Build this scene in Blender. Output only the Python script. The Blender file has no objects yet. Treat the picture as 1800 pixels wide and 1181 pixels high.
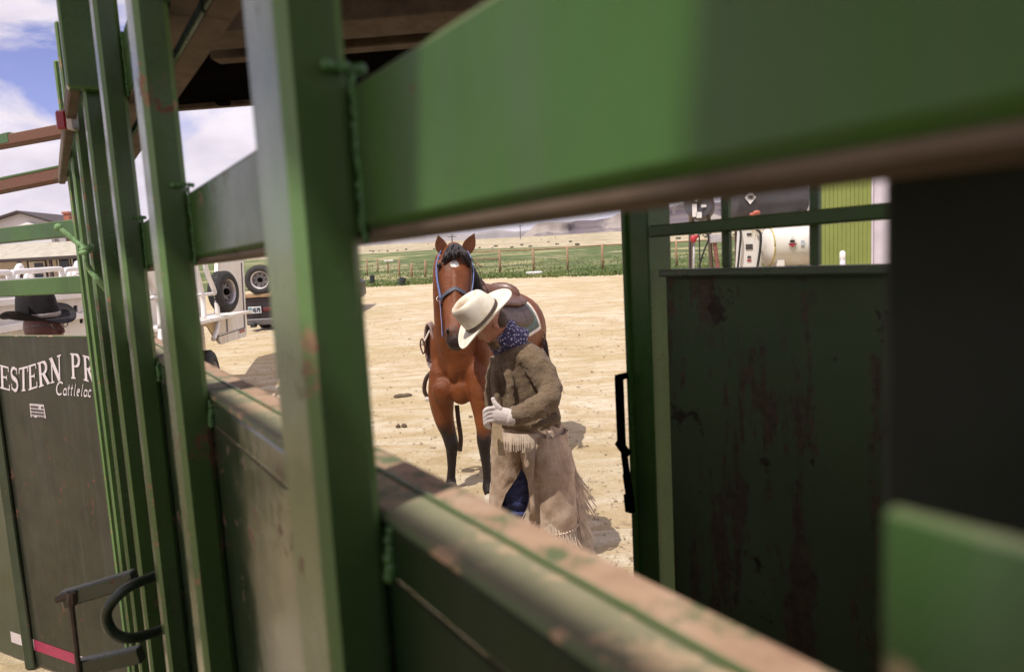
import bpy, bmesh, math, random
from mathutils import Vector, Matrix, noise
R = math.radians
random.seed(7)
SC = bpy.context.scene
COL = SC.collection

# ------------------------------------------------------------------ camera
H = 1.91
FPX, CX, CY = 1220.0, 900.0, 590.5
PITCH, ROLL = R(6.33), R(3.1)
fw = Vector((0, math.cos(PITCH), -math.sin(PITCH)))
up0 = Vector((0, math.sin(PITCH), math.cos(PITCH)))
rt0 = Vector((1, 0, 0))
rt = rt0*math.cos(ROLL) - up0*math.sin(ROLL)
upv = rt0*math.sin(ROLL) + up0*math.cos(ROLL)
CAMP = Vector((0, 0, H))
cd = bpy.data.cameras.new('camera')
cam = bpy.data.objects.new('camera', cd)
COL.objects.link(cam)
cam.matrix_world = Matrix(((rt.x, upv.x, -fw.x, 0), (rt.y, upv.y, -fw.y, 0), (rt.z, upv.z, -fw.z, H), (0, 0, 0, 1)))
cd.sensor_width = 36; cd.lens = 36*FPX/1800
cd.clip_start = 0.01; cd.clip_end = 20000
cd.dof.use_dof = True; cd.dof.focus_distance = 4.6; cd.dof.aperture_fstop = 6.3
SC.camera = cam

# ------------------------------------------------------------------ world, sun, exposure
SUN_AZ_FROM = (-0.62, -0.785)      # ground direction the sun stands in
SUN_EL = R(62); CLOUD_OFF = (5.1, .2, .3)
w = bpy.data.worlds.new('World'); SC.world = w; w.use_nodes = True
nt = w.node_tree; N = nt.nodes; L = nt.links
for n in list(N): N.remove(n)
out = N.new('ShaderNodeOutputWorld'); bg = N.new('ShaderNodeBackground')
sky = N.new('ShaderNodeTexSky'); sky.sky_type = 'NISHITA'; sky.sun_disc = False
sky.sun_elevation = SUN_EL
sky.sun_rotation = math.atan2(SUN_AZ_FROM[0], SUN_AZ_FROM[1])
sky.air_density = 1.0; sky.dust_density = 0.8; sky.ozone_density = 3.5; sky.altitude = 1500
tc = N.new('ShaderNodeTexCoord')
sep = N.new('ShaderNodeSeparateXYZ'); L.new(tc.outputs['Generated'], sep.inputs[0])
def wmath(op, a, b=None):
    m = N.new('ShaderNodeMath'); m.operation = op
    for i, v in enumerate((a, b)):
        if v is None: continue
        if isinstance(v, (int, float)): m.inputs[i].default_value = v
        else: L.new(v, m.inputs[i])
    return m.outputs[0]
zc = wmath('ADD', wmath('MAXIMUM', sep.outputs['Z'], 0.0), 0.22)
cmb = N.new('ShaderNodeMapping'); cmb.inputs['Scale'].default_value = (1.0, 1.0, 2.0); cmb.inputs['Location'].default_value = CLOUD_OFF
L.new(tc.outputs['Generated'], cmb.inputs[0])
ns = N.new('ShaderNodeTexNoise'); ns.inputs['Scale'].default_value = 3.1; ns.inputs['Detail'].default_value = 9
ns.inputs['Roughness'].default_value = 0.56; ns.inputs['Distortion'].default_value = 0.35
L.new(cmb.outputs[0], ns.inputs['Vector'])
rmp = N.new('ShaderNodeValToRGB'); rmp.color_ramp.elements[0].position = 0.375; rmp.color_ramp.elements[1].position = 0.46
L.new(ns.outputs['Fac'], rmp.inputs[0])
ns2 = N.new('ShaderNodeTexNoise'); ns2.inputs['Scale'].default_value = 7.5; ns2.inputs['Detail'].default_value = 6
L.new(cmb.outputs[0], ns2.inputs['Vector'])
cr = N.new('ShaderNodeValToRGB')
cr.color_ramp.elements[0].position = 0.3; cr.color_ramp.elements[0].color = (5.4, 4.9, 5.9, 1)
cr.color_ramp.elements[1].position = 0.62; cr.color_ramp.elements[1].color = (8.0, 7.4, 8.0, 1)
L.new(ns2.outputs['Fac'], cr.inputs[0])
hz = N.new('ShaderNodeMapRange'); hz.inputs['From Min'].default_value = 0.0; hz.inputs['From Max'].default_value = .14; hz.inputs['To Min'].default_value = .85; hz.inputs['To Max'].default_value = 0.0
L.new(sep.outputs['Z'], hz.inputs['Value'])
mx = N.new('ShaderNodeMixRGB'); L.new(wmath('MAXIMUM', rmp.outputs['Color'], hz.outputs[0]), mx.inputs[0])
tint = N.new('ShaderNodeMixRGB'); tint.blend_type = 'MULTIPLY'; tint.inputs[0].default_value = 1.0; tint.inputs[2].default_value = (1.5, 1.06, 1.25, 1)
L.new(sky.outputs[0], tint.inputs[1])
L.new(tint.outputs[0], mx.inputs[1]); L.new(cr.outputs[0], mx.inputs[2])
L.new(mx.outputs[0], bg.inputs['Color']); bg.inputs['Strength'].default_value = 0.115
L.new(bg.outputs[0], out.inputs['Surface'])

sd = bpy.data.lights.new('sun', 'SUN'); sun = bpy.data.objects.new('sun', sd); COL.objects.link(sun)
sd.energy = 4.2; sd.angle = R(0.53); sd.color = (1.0, 0.95, 0.86)
sv = Vector((SUN_AZ_FROM[0]*math.cos(SUN_EL), SUN_AZ_FROM[1]*math.cos(SUN_EL), math.sin(SUN_EL))).normalized()
sun.rotation_euler = sv.to_track_quat('Z', 'Y').to_euler(); sun.location = (0, 0, 30)
SC.view_settings.view_transform = 'Standard'; SC.view_settings.look = 'None'
SC.view_settings.exposure = 0.15; SC.view_settings.gamma = 1.0
SC.cycles.max_bounces = 8; SC.cycles.caustics_reflective = False; SC.cycles.caustics_refractive = False

# ------------------------------------------------------------------ measuring helpers
def ray(x, y):
    d = fw + rt*((x-CX)/FPX) + upv*((CY-y)/FPX)
    return d
def at(x, y, Y):                       # world point on the photograph's sight line at forward distance Y
    d = ray(x, y); return CAMP + d*(Y/d.y)
def on_plane(x, y, p, n):
    d = ray(x, y); t = (Vector(p)-CAMP).dot(Vector(n))/d.dot(Vector(n)); return CAMP + d*t
ZP = [(-50, 0), (6.3, 0), (12, .28), (22, .58), (35, 1.0), (46, 1.38), (80, 2.9), (150, 5.2), (260, 9.2), (400, 14), (700, 20), (1400, 24), (9000, 30)]
def zg(x, y):
    for (a, za), (b, zb) in zip(ZP, ZP[1:]):
        if y <= b:
            t = max(0, (y-a)/(b-a)); z = za+(zb-za)*t; break
    else: z = 30
    if y > 60:
        k = min(1, (y-60)/150)
        z += k*(noise.noise((x*.012, y*.012, 3))*.7 + noise.noise((x*.04, y*.03, 7))*.15)
    return z
def on_ground(x, y):
    d = ray(x, y); d = d/d.y; t = 1.0
    while t < 3000:
        p = CAMP + d*t
        if p.z <= zg(p.x, p.y): break
        t *= 1.01
    lo, hi = t/1.01, t
    for _ in range(24):
        m = (lo+hi)/2; p = CAMP + d*m
        if p.z <= zg(p.x, p.y): hi = m
        else: lo = m
    return CAMP + d*hi
def gz(p): return Vector((p.x, p.y, zg(p.x, p.y)))

# ------------------------------------------------------------------ object helpers
_dU = None
ABS = {}
def link(o, loc, parent):
    COL.objects.link(o)
    pl = ABS[parent.name] if parent else Vector((0, 0, 0))
    if parent: o.parent = parent
    o.location = Vector(loc)-pl
    ABS[o.name] = Vector(loc)
def tag(o, label=None, cat=None, group=None, kind=None):
    if label: o['label'] = label
    if cat: o['category'] = cat
    if group: o['group'] = group
    if kind: o['kind'] = kind
    return o
def empty(name, loc, label=None, cat=None, group=None):
    o = bpy.data.objects.new(name, None); o.empty_display_size = .1
    link(o, loc, None); return tag(o, label, cat, group)

class MB:
    def __init__(s): s.v = []; s.f = []; s.m = []
    def add(s, vs, fs, mi=0):
        b = len(s.v); s.v += [Vector(p) for p in vs]
        for k, f in enumerate(fs):
            s.f.append([b+i for i in f]); s.m.append(mi[k] if isinstance(mi, list) else mi)
        return s
    def box(s, c, hx, hy, hz, bev=0.0, mi=0, me=None):       # hx,hy,hz half-axis vectors
        c = Vector(c); ax = [Vector(hx), Vector(hy), Vector(hz)]
        if me is None: me = mi
        ln = [a.length for a in ax]
        if bev <= 0:
            vs = []; 
            for i in (-1, 1):
                for j in (-1, 1):
                    for k in (-1, 1): vs.append(c+ax[0]*i+ax[1]*j+ax[2]*k)
            fs = [(0,1,3,2),(4,6,7,5),(0,4,5,1),(2,3,7,6),(0,2,6,4),(1,5,7,3)]
            return s.add(vs, fs, mi)
        bev = min(bev, .45*min(ln)*2)
        idx = {}; vs = []
        for sx in (-1, 1):
            for sy in (-1, 1):
                for sz in (-1, 1):
                    sg = (sx, sy, sz)
                    for a in range(3):
                        p = c.copy()
                        for b in range(3):
                            k = 1.0 if b == a else 1-bev/ln[b]
                            p += ax[b]*sg[b]*k
                        idx[sg+(a,)] = len(vs); vs.append(p)
        fs = []; ms = []
        for a in range(3):
            b, d = (a+1) % 3, (a+2) % 3
            for q in (-1, 1):
                loop = []
                for (i, j) in ((-1,-1),(1,-1),(1,1),(-1,1)):
                    sg = [0,0,0]; sg[a]=q; sg[b]=i; sg[d]=j; loop.append(idx[tuple(sg)+(a,)])
                fs.append(loop); ms.append(mi)
        for cax in range(3):
            a, b = (cax+1) % 3, (cax+2) % 3
            for i in (-1, 1):
                for j in (-1, 1):
                    def g(k, w_):
                        sg = [0,0,0]; sg[a]=i; sg[b]=j; sg[cax]=k; return idx[tuple(sg)+(w_,)]
                    fs.append([g(-1,a), g(1,a), g(1,b), g(-1,b)]); ms.append(me)
        for sx in (-1,1):
            for sy in (-1,1):
                for sz in (-1,1):
                    fs.append([idx[(sx,sy,sz,a)] for a in range(3)]); ms.append(me)
        return s.add(vs, fs, ms)
    def abox(s, x0, x1, y0, y1, z0, z1, bev=0, mi=0, me=None):
        return s.box(((x0+x1)/2,(y0+y1)/2,(z0+z1)/2), ((x1-x0)/2,0,0), (0,(y1-y0)/2,0), (0,0,(z1-z0)/2), bev, mi, me)
    def bar(s, a, b, wx, wz, bev=0, mi=0, side=None):         # rectangular bar between two points
        a, b = Vector(a), Vector(b); d = (b-a).normalized()
        upx = Vector((0,0,1)) if abs(d.z) < .95 else Vector((0,1,0))
        sx = Vector(side).normalized() if side is not None else d.cross(upx).normalized()
        sz = sx.cross(d).normalized()
        return s.box((a+b)/2, d*((b-a).length/2), sx*(wx/2), sz*(wz/2), bev, mi)
    def loft(s, rings, cap=True, mi=0, closed=True):
        n = len(rings[0]); base = len(s.v); 
        for r_ in rings: s.v += [Vector(p) for p in r_]
        for i in range(len(rings)-1):
            for j in range(n if closed else n-1):
                k = (j+1) % n
                s.f.append([base+i*n+j, base+i*n+k, base+(i+1)*n+k, base+(i+1)*n+j]); s.m.append(mi)
        if cap and closed:
            for i in (0, len(rings)-1):
                c = sum((Vector(p) for p in rings[i]), Vector())/n
                s.v.append(c); ci = len(s.v)-1
                for j in range(n):
                    k = (j+1) % n
                    s.f.append([ci, base+i*n+j, base+i*n+k]); s.m.append(mi)
        return s
    def tube(s, pts, r, n=8, mi=0, cap=True):
        pts = [Vector(p) for p in pts]
        rs = r if isinstance(r, (list, tuple)) else [r]*len(pts)
        rings = []; t0 = (pts[1]-pts[0]).normalized()
        nx = t0.orthogonal().normalized()
        for i, p in enumerate(pts):
            a = pts[max(0, i-1)]; b = pts[min(len(pts)-1, i+1)]
            t = (b-a).normalized()
            nx = (nx - t*nx.dot(t)).normalized(); ny = t.cross(nx)
            rings.append([p + nx*rs[i]*math.cos(2*math.pi*k/n) + ny*rs[i]*math.sin(2*math.pi*k/n) for k in range(n)])
        return s.loft(rings, cap, mi)
    def cyl(s, a, b, r, n=16, mi=0): return s.tube([a, b], r, n, mi)
    def ell(s, c, rx, ry, rz, n=12, m=8, mi=0, X=Vector((1,0,0)), Y=Vector((0,1,0)), Z=Vector((0,0,1))):
        c = Vector(c); rings = []
        for i in range(1, m):
            th = math.pi*i/m
            rings.append([c + X*rx*math.sin(th)*math.cos(2*math.pi*j/n) + Y*ry*math.sin(th)*math.sin(2*math.pi*j/n) + Z*rz*math.cos(th) for j in range(n)])
        b = len(s.v); s.loft(rings, False, mi)
        s.v += [c+Z*rz, c-Z*rz]; q = len(s.v)-2
        for j in range(n):
            k = (j+1) % n
            s.f.append([q, b+k, b+j]); s.m.append(mi)
            s.f.append([q+1, b+(m-2)*n+j, b+(m-2)*n+k]); s.m.append(mi)
        return s
    def quad(s, a, b, c, d, mi=0): return s.add([a,b,c,d], [(0,1,2,3)], mi)
    def xf(s, M):
        s.v = [M @ p for p in s.v]; return s
    def build(s, name, mats, parent=None, smooth=False, recalc=True, origin=None):
        mats = mats if isinstance(mats, (list, tuple)) else [mats]
        lo = Vector((min(p.x for p in s.v), min(p.y for p in s.v), min(p.z for p in s.v)))
        hi = Vector((max(p.x for p in s.v), max(p.y for p in s.v), max(p.z for p in s.v)))
        c = Vector(origin) if origin is not None else (lo+hi)/2
        me = bpy.data.meshes.new(name)
        me.from_pydata([p-c for p in s.v], [], s.f)
        for m_ in mats: me.materials.append(m_)
        me.polygons.foreach_set('material_index', s.m)
        if recalc:
            bm = bmesh.new(); bm.from_mesh(me); bmesh.ops.recalc_face_normals(bm, faces=bm.faces); bm.to_mesh(me); bm.free()
        if smooth: me.polygons.foreach_set('use_smooth', [True]*len(me.polygons))
        me.update()
        o = bpy.data.objects.new(name, me); link(o, c, parent); return o
def remesh(o, vox, it=4, fac=.5):
    m = o.modifiers.new('remesh', 'REMESH'); m.mode = 'VOXEL'; m.voxel_size = vox; m.use_smooth_shade = True
    if it:
        s = o.modifiers.new('smooth', 'SMOOTH'); s.iterations = it; s.factor = fac
def ering(c, U, V, n=16):
    c = Vector(c); U = Vector(U); V = Vector(V)
    return [c+U*math.cos(2*math.pi*k/n)+V*math.sin(2*math.pi*k/n) for k in range(n)]
def smoothpath(pts, k=6):
    pts = [Vector(p) for p in pts]; out = []
    for i in range(len(pts)-1):
        p0 = pts[max(i-1,0)]; p1 = pts[i]; p2 = pts[i+1]; p3 = pts[min(i+2, len(pts)-1)]
        for j in range(k):
            t = j/k
            out.append(.5*((2*p1)+(p2-p0)*t+(2*p0-5*p1+4*p2-p3)*t*t+(3*p1-p0-3*p2+p3)*t**3))
    out.append(pts[-1]); return out

# ------------------------------------------------------------------ materials
class NT:
    def __init__(s, name):
        s.mat = bpy.data.materials.new(name); s.mat.use_nodes = True
        s.t = s.mat.node_tree; s.b = s.t.nodes['Principled BSDF']
        s.c = s.t.nodes.new('ShaderNodeTexCoord'); s.co = s.c.outputs['Object']
    def n(s, t): return s.t.nodes.new(t)
    def l(s, a, b): s.t.links.new(a, b)
    def map(s, scale=(1,1,1), src=None):
        m = s.n('ShaderNodeMapping'); m.inputs['Scale'].default_value = scale; s.l(src or s.co, m.inputs[0]); return m.outputs[0]
    def noise(s, scale, detail=5, rough=.6, vec=None, dist=0):
        t = s.n('ShaderNodeTexNoise'); t.inputs['Scale'].default_value = scale; t.inputs['Detail'].default_value = detail
        t.inputs['Roughness'].default_value = rough; t.inputs['Distortion'].default_value = dist
        s.l(vec or s.co, t.inputs['Vector']); return t.outputs['Fac']
    def vor(s, scale, vec=None, feat='F1'):
        t = s.n('ShaderNodeTexVoronoi'); t.feature = feat; t.inputs['Scale'].default_value = scale
        s.l(vec or s.co, t.inputs['Vector']); return t.outputs['Distance']
    def ramp(s, fac, *stops):
        r_ = s.n('ShaderNodeValToRGB'); e = r_.color_ramp.elements
        while len(e) < len(stops): e.new(.5)
        for k, (p, c) in enumerate(stops):
            e[k].position = p; e[k].color = (*c, 1) if not isinstance(c, (int, float)) else (c, c, c, 1)
        s.l(fac, r_.inputs[0]); return r_.outputs[0]
    def mix(s, fac, a, b, mode='MIX'):
        m = s.n('ShaderNodeMixRGB'); m.blend_type = mode
        for i, v in enumerate((fac, a, b)):
            if hasattr(v, 'is_linked') or hasattr(v, 'links'): s.l(v, m.inputs[i])
            elif isinstance(v, (int, float)): m.inputs[i].default_value = v if i == 0 else (v, v, v, 1)
            else: m.inputs[i].default_value = (*v, 1)
        return m.outputs[0]
    def math(s, op, a, b=None):
        m = s.n('ShaderNodeMath'); m.operation = op
        for i, v in enumerate((a, b)):
            if v is None: continue
            if isinstance(v, (int, float)): m.inputs[i].default_value = v
            else: s.l(v, m.inputs[i])
        return m.outputs[0]
    def sep(s, src=None):
        x = s.n('ShaderNodeSeparateXYZ'); s.l(src or s.co, x.inputs[0]); return x.outputs
    def world(s):
        g = s.n('ShaderNodeNewGeometry'); return g.outputs['Position'], g.outputs['Normal']
    def col(s, c): 
        if isinstance(c, (tuple, list)): s.b.inputs['Base Color'].default_value = (*c, 1)
        else: s.l(c, s.b.inputs['Base Color'])
        return s
    def rough(s, r_):
        if isinstance(r_, (int, float)): s.b.inputs['Roughness'].default_value = r_
        else: s.l(r_, s.b.inputs['Roughness'])
        return s
    def bump(s, h, strength=.3, dist=.01):
        b = s.n('ShaderNodeBump'); b.inputs['Strength'].default_value = strength; b.inputs['Distance'].default_value = dist
        s.l(h, b.inputs['Height']); s.l(b.outputs[0], s.b.inputs['Normal']); return s
    def set(s, **k):
        for a, v in k.items(): s.b.inputs[a.replace('_', ' ')].default_value = v
        return s
def simple(name, c, rough=.6, var=.25, scale=8, bump=.15, bscale=60, bdist=.004, metal=0, wd=False):
    m = NT(name); v = None
    if wd: v = m.world()[0]
    n1 = m.noise(scale, 6, .65, v)
    lo = tuple(k*(1-var) for k in c); hi = tuple(min(1, k*(1+var)) for k in c)
    m.col(m.ramp(n1, (.3, lo), (.7, hi)))
    m.rough(m.ramp(m.noise(scale*2.3, 4, .6, v), (.3, max(0.02, rough-.12)), (.7, min(1, rough+.12))))
    if bump: m.bump(m.noise(bscale, 4, .6, v), bump, bdist)
    m.set(Metallic=metal); return m.mat
def green_paint(name,  g=(.040, .098, .018), dull=.3, rough=.28, rust=.665, dustamt=.5, rustcol=(.085, .035, .020), spec=.38):
    m = NT(name); P, Nn = m.world()
    n1 = m.noise(3.0, 6, .6, P); streak = m.noise(1, 6, .65, m.map((38, 38, 2.2), P))
    base = m.ramp(n1, (.3, tuple(k*.72 for k in g)), (.7, tuple(k*1.3 for k in g)))
    base = m.mix(m.ramp(streak, (.48, 0.0), (.75, dull)), base, tuple(.45*k+.05 for k in g))
    fine = m.noise(180, 3, .7, P)
    chips = m.math('ADD', m.noise(22, 8, .72, P), m.math('MULTIPLY', m.noise(2.5, 3, .5, P), .35))
    cm = m.ramp(chips, (rust+.155, 0.0), (rust+.185, 1.0))
    base = m.mix(cm, base, m.ramp(fine, (.3, rustcol), (.7, tuple(k*1.9 for k in rustcol))))
    up = m.sep(Nn)[2]
    dust = m.math('MULTIPLY', m.ramp(up, (.5, 0.0), (.95, 1.0)), m.ramp(m.noise(14, 6, .7, P), (.3, dustamt*.4), (.7, dustamt)))
    base = m.mix(dust, base, (.36, .30, .20))
    m.col(base)
    rr = m.ramp(m.noise(9, 5, .6, P), (.3, rough-.08), (.7, rough+.12))
    m.rough(m.mix(m.math('MAXIMUM', cm, dust), rr, (.75, .75, .75)))
    m.set(Specular_IOR_Level=spec)
    m.bump(m.math('ADD', m.math('MULTIPLY', fine, .25), m.math('SUBTRACT', m.noise(30, 4, .6, P), m.math('MULTIPLY', cm, .6))), .22, .002)
    return m.mat

_d = ray(85, 499); _uv = Vector((_d.x, _d.y, 0)).normalized(); _mv = Vector((_uv.y, -_uv.x, 0))
SLP = -(sv.x*_mv.x+sv.y*_mv.y)/sv.z      # how far sunlight moves across the chute per metre it falls
# ================================================================== terrain
def dirt_material():
    m = NT('dirt'); P, _ = m.world()
    big = m.noise(.35, 5, .6, P); mid = m.noise(3.0, 8, .74, m.map((.8, 1.5, 1), P)); fine = m.noise(34, 6, .75, P); gr = m.noise(160, 3, .7, P)
    tr = m.noise(1, 7, .7, m.map((.9, 2.6, 1), P), 1.2)
    c = m.ramp(mid, (.28, (.37, .27, .14)), (.5, (.50, .385, .24)), (.72, (.64, .54, .41)))
    c = m.mix(m.ramp(tr, (.46, 0.0), (.60, .75)), c, (.72, .645, .52))
    c = m.mix(m.ramp(big, (.38, .55), (.58, 0.0)), c, (.44, .34, .17))
    c = m.mix(m.ramp(fine, (.30, .8), (.47, 0.0)), c, (.27, .20, .105))
    c = m.mix(m.ramp(gr, (.34, .75), (.5, 0.0)), c, (.30, .225, .13))
    # beyond the yard: sage and pale desert soil
    far = m.ramp(m.math('DIVIDE', m.sep(P)[1], 400.0), (.11, 0.0), (.2, 1.0))
    d1 = m.noise(.035, 6, .65, m.map((1, .45, 1), P)); d2 = m.noise(.6, 6, .7, m.map((1, .3, 1), P))
    dc = m.ramp(d1, (.35, (.33, .27, .18)), (.5, (.46, .39, .27)), (.65, (.36, .31, .20)))
    dc = m.mix(m.ramp(d2, (.48, 0.0), (.62, .6)), dc, (.17, .145, .09))
    m.col(m.mix(far, c, dc)); m.rough(.95)
    h = m.math('ADD', m.math('MULTIPLY', mid, 1.0), m.math('ADD', m.math('MULTIPLY', fine, .32), m.math('MULTIPLY', gr, .10)))
    hp = m.ramp(m.vor(3.4, m.map((1, 1, .2), P)), (.10, 0.0), (.2, 1.0))
    m.bump(m.math('ADD', h, m.math('MULTIPLY', hp, .55)), .85, .05); m.set(Specular_IOR_Level=.15)
    return m.mat
M_DIRT = dirt_material()
def axis_vals(lo, hi, near, k):
    v = [0.0]; st = near
    while v[-1] < hi: v.append(v[-1]+st); st *= k
    n = [0.0]; st = near
    while n[-1] > lo: n.append(n[-1]-st); st *= k
    return sorted(set(n[1:]+v))
xs = axis_vals(-6000, 6000, .35, 1.075); ys = axis_vals(-40, 9000, .35, 1.05)
mb = MB()
for y in ys:
    for x in xs:
        z = zg(x, y)
        if abs(x) < 20 and -5 < y < 40: z += .014*noise.noise((x*1.1, y*1.1, 1)) + .012*noise.noise((x*3.2, y*3.2, 5))
        mb.v.append(Vector((x, y, z)))
nx_ = len(xs)
for j in range(len(ys)-1):
    for i in range(nx_-1):
        mb.f.append([j*nx_+i, j*nx_+i+1, (j+1)*nx_+i+1, (j+1)*nx_+i]); mb.m.append(0)
ground = mb.build('ground', M_DIRT, None, True, False, origin=(0, 0, 0)); tag(ground, kind='structure')

# ------------------------------------------------------------------ mesa and far mountains
def mesa_material():
    m = NT('mesa_rock'); P, _ = m.world(); z = m.sep(P)[2]
    n = m.noise(.02, 6, .6, P)
    zz = m.math('ADD', z, m.math('MULTIPLY', n, 26))
    band = m.noise(.07, 3, .7, m.map((.03, .03, 1.0), P))
    c = m.ramp(band, (.35, (.085, .068, .085)), (.5, (.15, .12, .125)), (.65, (.10, .08, .098)))
    c = m.mix(m.ramp(m.noise(.011, 5, .6, P), (.46, 0.0), (.58, .75)), c, (.37, .32, .28))
    m.col(c); m.rough(.95); m.bump(m.noise(.05, 7, .7, P), .6, 6.0); return m.mat
M_MESA = mesa_material()
def ridge(name, prof, Y, depth, talus, mat_, gully, cols):
    mb = MB(); pts = []
    x0, x1 = prof[0][0], prof[-1][0]; rows = 22
    for i in range(cols+1):
        px = x0+(x1-x0)*i/cols
        for (a, ya), (b, yb) in zip(prof, prof[1:]):
            if a <= px <= b: py = ya+(yb-ya)*(px-a)/(b-a); break
        top = at(px, py, Y); base = zg(top.x, Y-depth)-3
        hgt = max(.5, top.z-base)
        g = noise.noise((i*gully, 2.3, 0))*.5+noise.noise((i*gully*2.7, 5.1, 0))*.28+noise.noise((i*gully*6, 8.1, 0))*.12
        for k in range(rows+1):
            t = k/rows                         # 0 crest, 1 foot
            if t < .2: drop = .34*(t/.2)**.8; fwd = .05*(t/.2)
            else: q = (t-.2)/.8; drop = .34+.66*q**.72; fwd = .05+.95*q
            yy = Y-depth*fwd + depth*.30*g*math.sin(math.pi*min(1, t*1.05))
            zz = top.z-hgt*drop + (hgt*.02*noise.noise((i*.9, k*.7, 4)) if k else 0)
            mb.v.append(Vector((top.x*(1+.0), yy, zz)))
        mb.v.append(Vector((top.x, Y+depth*.5, top.z-hgt*.1)))
        mb.v.append(Vector((top.x, Y+depth, base)))
    c_ = rows+3
    # reorder: crest-back vertices come last; connect crest (k=0) to back
    for i in range(cols):
        for k in range(rows):
            a = i*c_+k; mb.f.append([a, a+1, a+c_+1, a+c_]); mb.m.append(0)
        a = i*c_; b = (i+1)*c_
        mb.f.append([a, b, b+rows+1, a+rows+1]); mb.m.append(0)
        mb.f.append([a+rows+1, b+rows+1, b+rows+2, a+rows+2]); mb.m.append(0)
    o = mb.build(name, mat_, None, True, True); tag(o, kind='structure'); return o
ridge('mesa', [(905, 422), (920, 414), (934, 402), (946, 392), (960, 391), (1005, 390), (1012, 388), (1045, 387), (1075, 382), (1086, 376), (1120, 374), (1165, 367), (1200, 358), (1260, 356), (1340, 350), (1440, 346), (1600, 338), (1800, 330), (2300, 320)], 1500, 420, .3, M_MESA, .09, 260)
ridge('far_mountains', [(300, 470), (420, 440), (560, 425), (700, 417), (760, 414), (830, 411), (862, 406), (880, 404), (905, 407), (940, 404), (1000, 398), (1200, 380), (1500, 370), (2000, 345)], 6500, 900, .3, simple('far_rock', (.30, .27, .27), .95, .2, .004, 0, wd=True), .06, 160)

# ------------------------------------------------------------------ green field behind the fence
def field_material():
    m = NT('pasture'); P, _ = m.world()
    a = m.noise(.22, 6, .68, m.map((.8, 1.1, 1), P)); b = m.noise(1.3, 6, .75, m.map((.8, 1.2, 1), P))
    c = m.ramp(b, (.3, (.030, .055, .010)), (.5, (.070, .105, .020)), (.68, (.16, .17, .055)))
    c = m.mix(m.ramp(a, (.50, 0.0), (.62, .8)), c, (.40, .34, .18))
    m.col(c); m.rough(.9); m.bump(b, .8, .15); return m.mat
FNEAR = [(200, 522), (430, 512), (640, 503), (700, 501), (760, 497), (860, 488), (960, 486), (1090, 482), (1200, 476), (1330, 471), (1600, 462)]
FFAR = [(200, 470), (430, 458), (640, 447), (760, 440), (860, 438), (960, 435), (1090, 430), (1200, 425), (1330, 420), (1600, 408)]
def lerp_prof(pr, x):
    for (a, ya), (b, yb) in zip(pr, pr[1:]):
        if a <= x <= b: return ya+(yb-ya)*(x-a)/(b-a)
    return pr[-1][1]
mb = MB(); NC, NR = 90, 26; FP = {}
for i in range(NC+1):
    px = 200+(1600-200)*i/NC
    a = on_ground(px, lerp_prof(FNEAR, px)); b = on_ground(px, lerp_prof(FFAR, px))
    for k in range(NR+1):
        t = (k/NR)**1.5; q = a.lerp(b, t)
        jit = noise.noise((i*.7, k*.5, 2))*.5 if k == 0 else 0
        q = Vector((q.x, q.y+jit, 0)); q.z = zg(q.x, q.y)+.05+.03*noise.noise((i, k, 0))
        mb.v.append(q)
for i in range(NC):
    for k in range(NR):
        a = i*(NR+1)+k; mb.f.append([a, a+NR+1, a+NR+2, a+1]); mb.m.append(0)
fld = mb.build('pasture', field_material(), None, True, True); tag(fld, kind='structure')
# grass blades standing on it
mb = MB()
M_GR = NT('grass_blades'); _n = M_GR.noise(.5, 5, .7, M_GR.world()[0])
M_GR.col(M_GR.ramp(_n, (.3, (.055, .10, .02)), (.55, (.12, .16, .035)), (.7, (.27, .24, .10)))).rough(.8)
for _ in range(24000):
    px = random.uniform(600, 1560); t = random.random()**2.2
    py = lerp_prof(FNEAR, px)+(lerp_prof(FFAR, px)-lerp_prof(FNEAR, px))*t+random.uniform(-1.5, 2.5)*(t < .06)
    d_ = ray(px, py); 
    if t > .6: continue
    g0 = on_ground(px, py); s_ = random.uniform(.5, 1.3)*(1+.35*(g0.y > 60))
    hgt = .13*s_; wd_ = .03*s_*(1+g0.y/90); an = random.uniform(0, 3.14)
    dx = Vector((math.cos(an), math.sin(an), 0))*wd_; ln = Vector((random.uniform(-.1, .1), random.uniform(-.1, .1), hgt))
    mb.add([g0-dx, g0+dx, g0+ln], [(0, 1, 2)])
gb = mb.build('grass', M_GR.mat, None, False, False); tag(gb, 'short patchy green pasture grass beyond the dirt yard', 'grass', kind='stuff')
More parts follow.
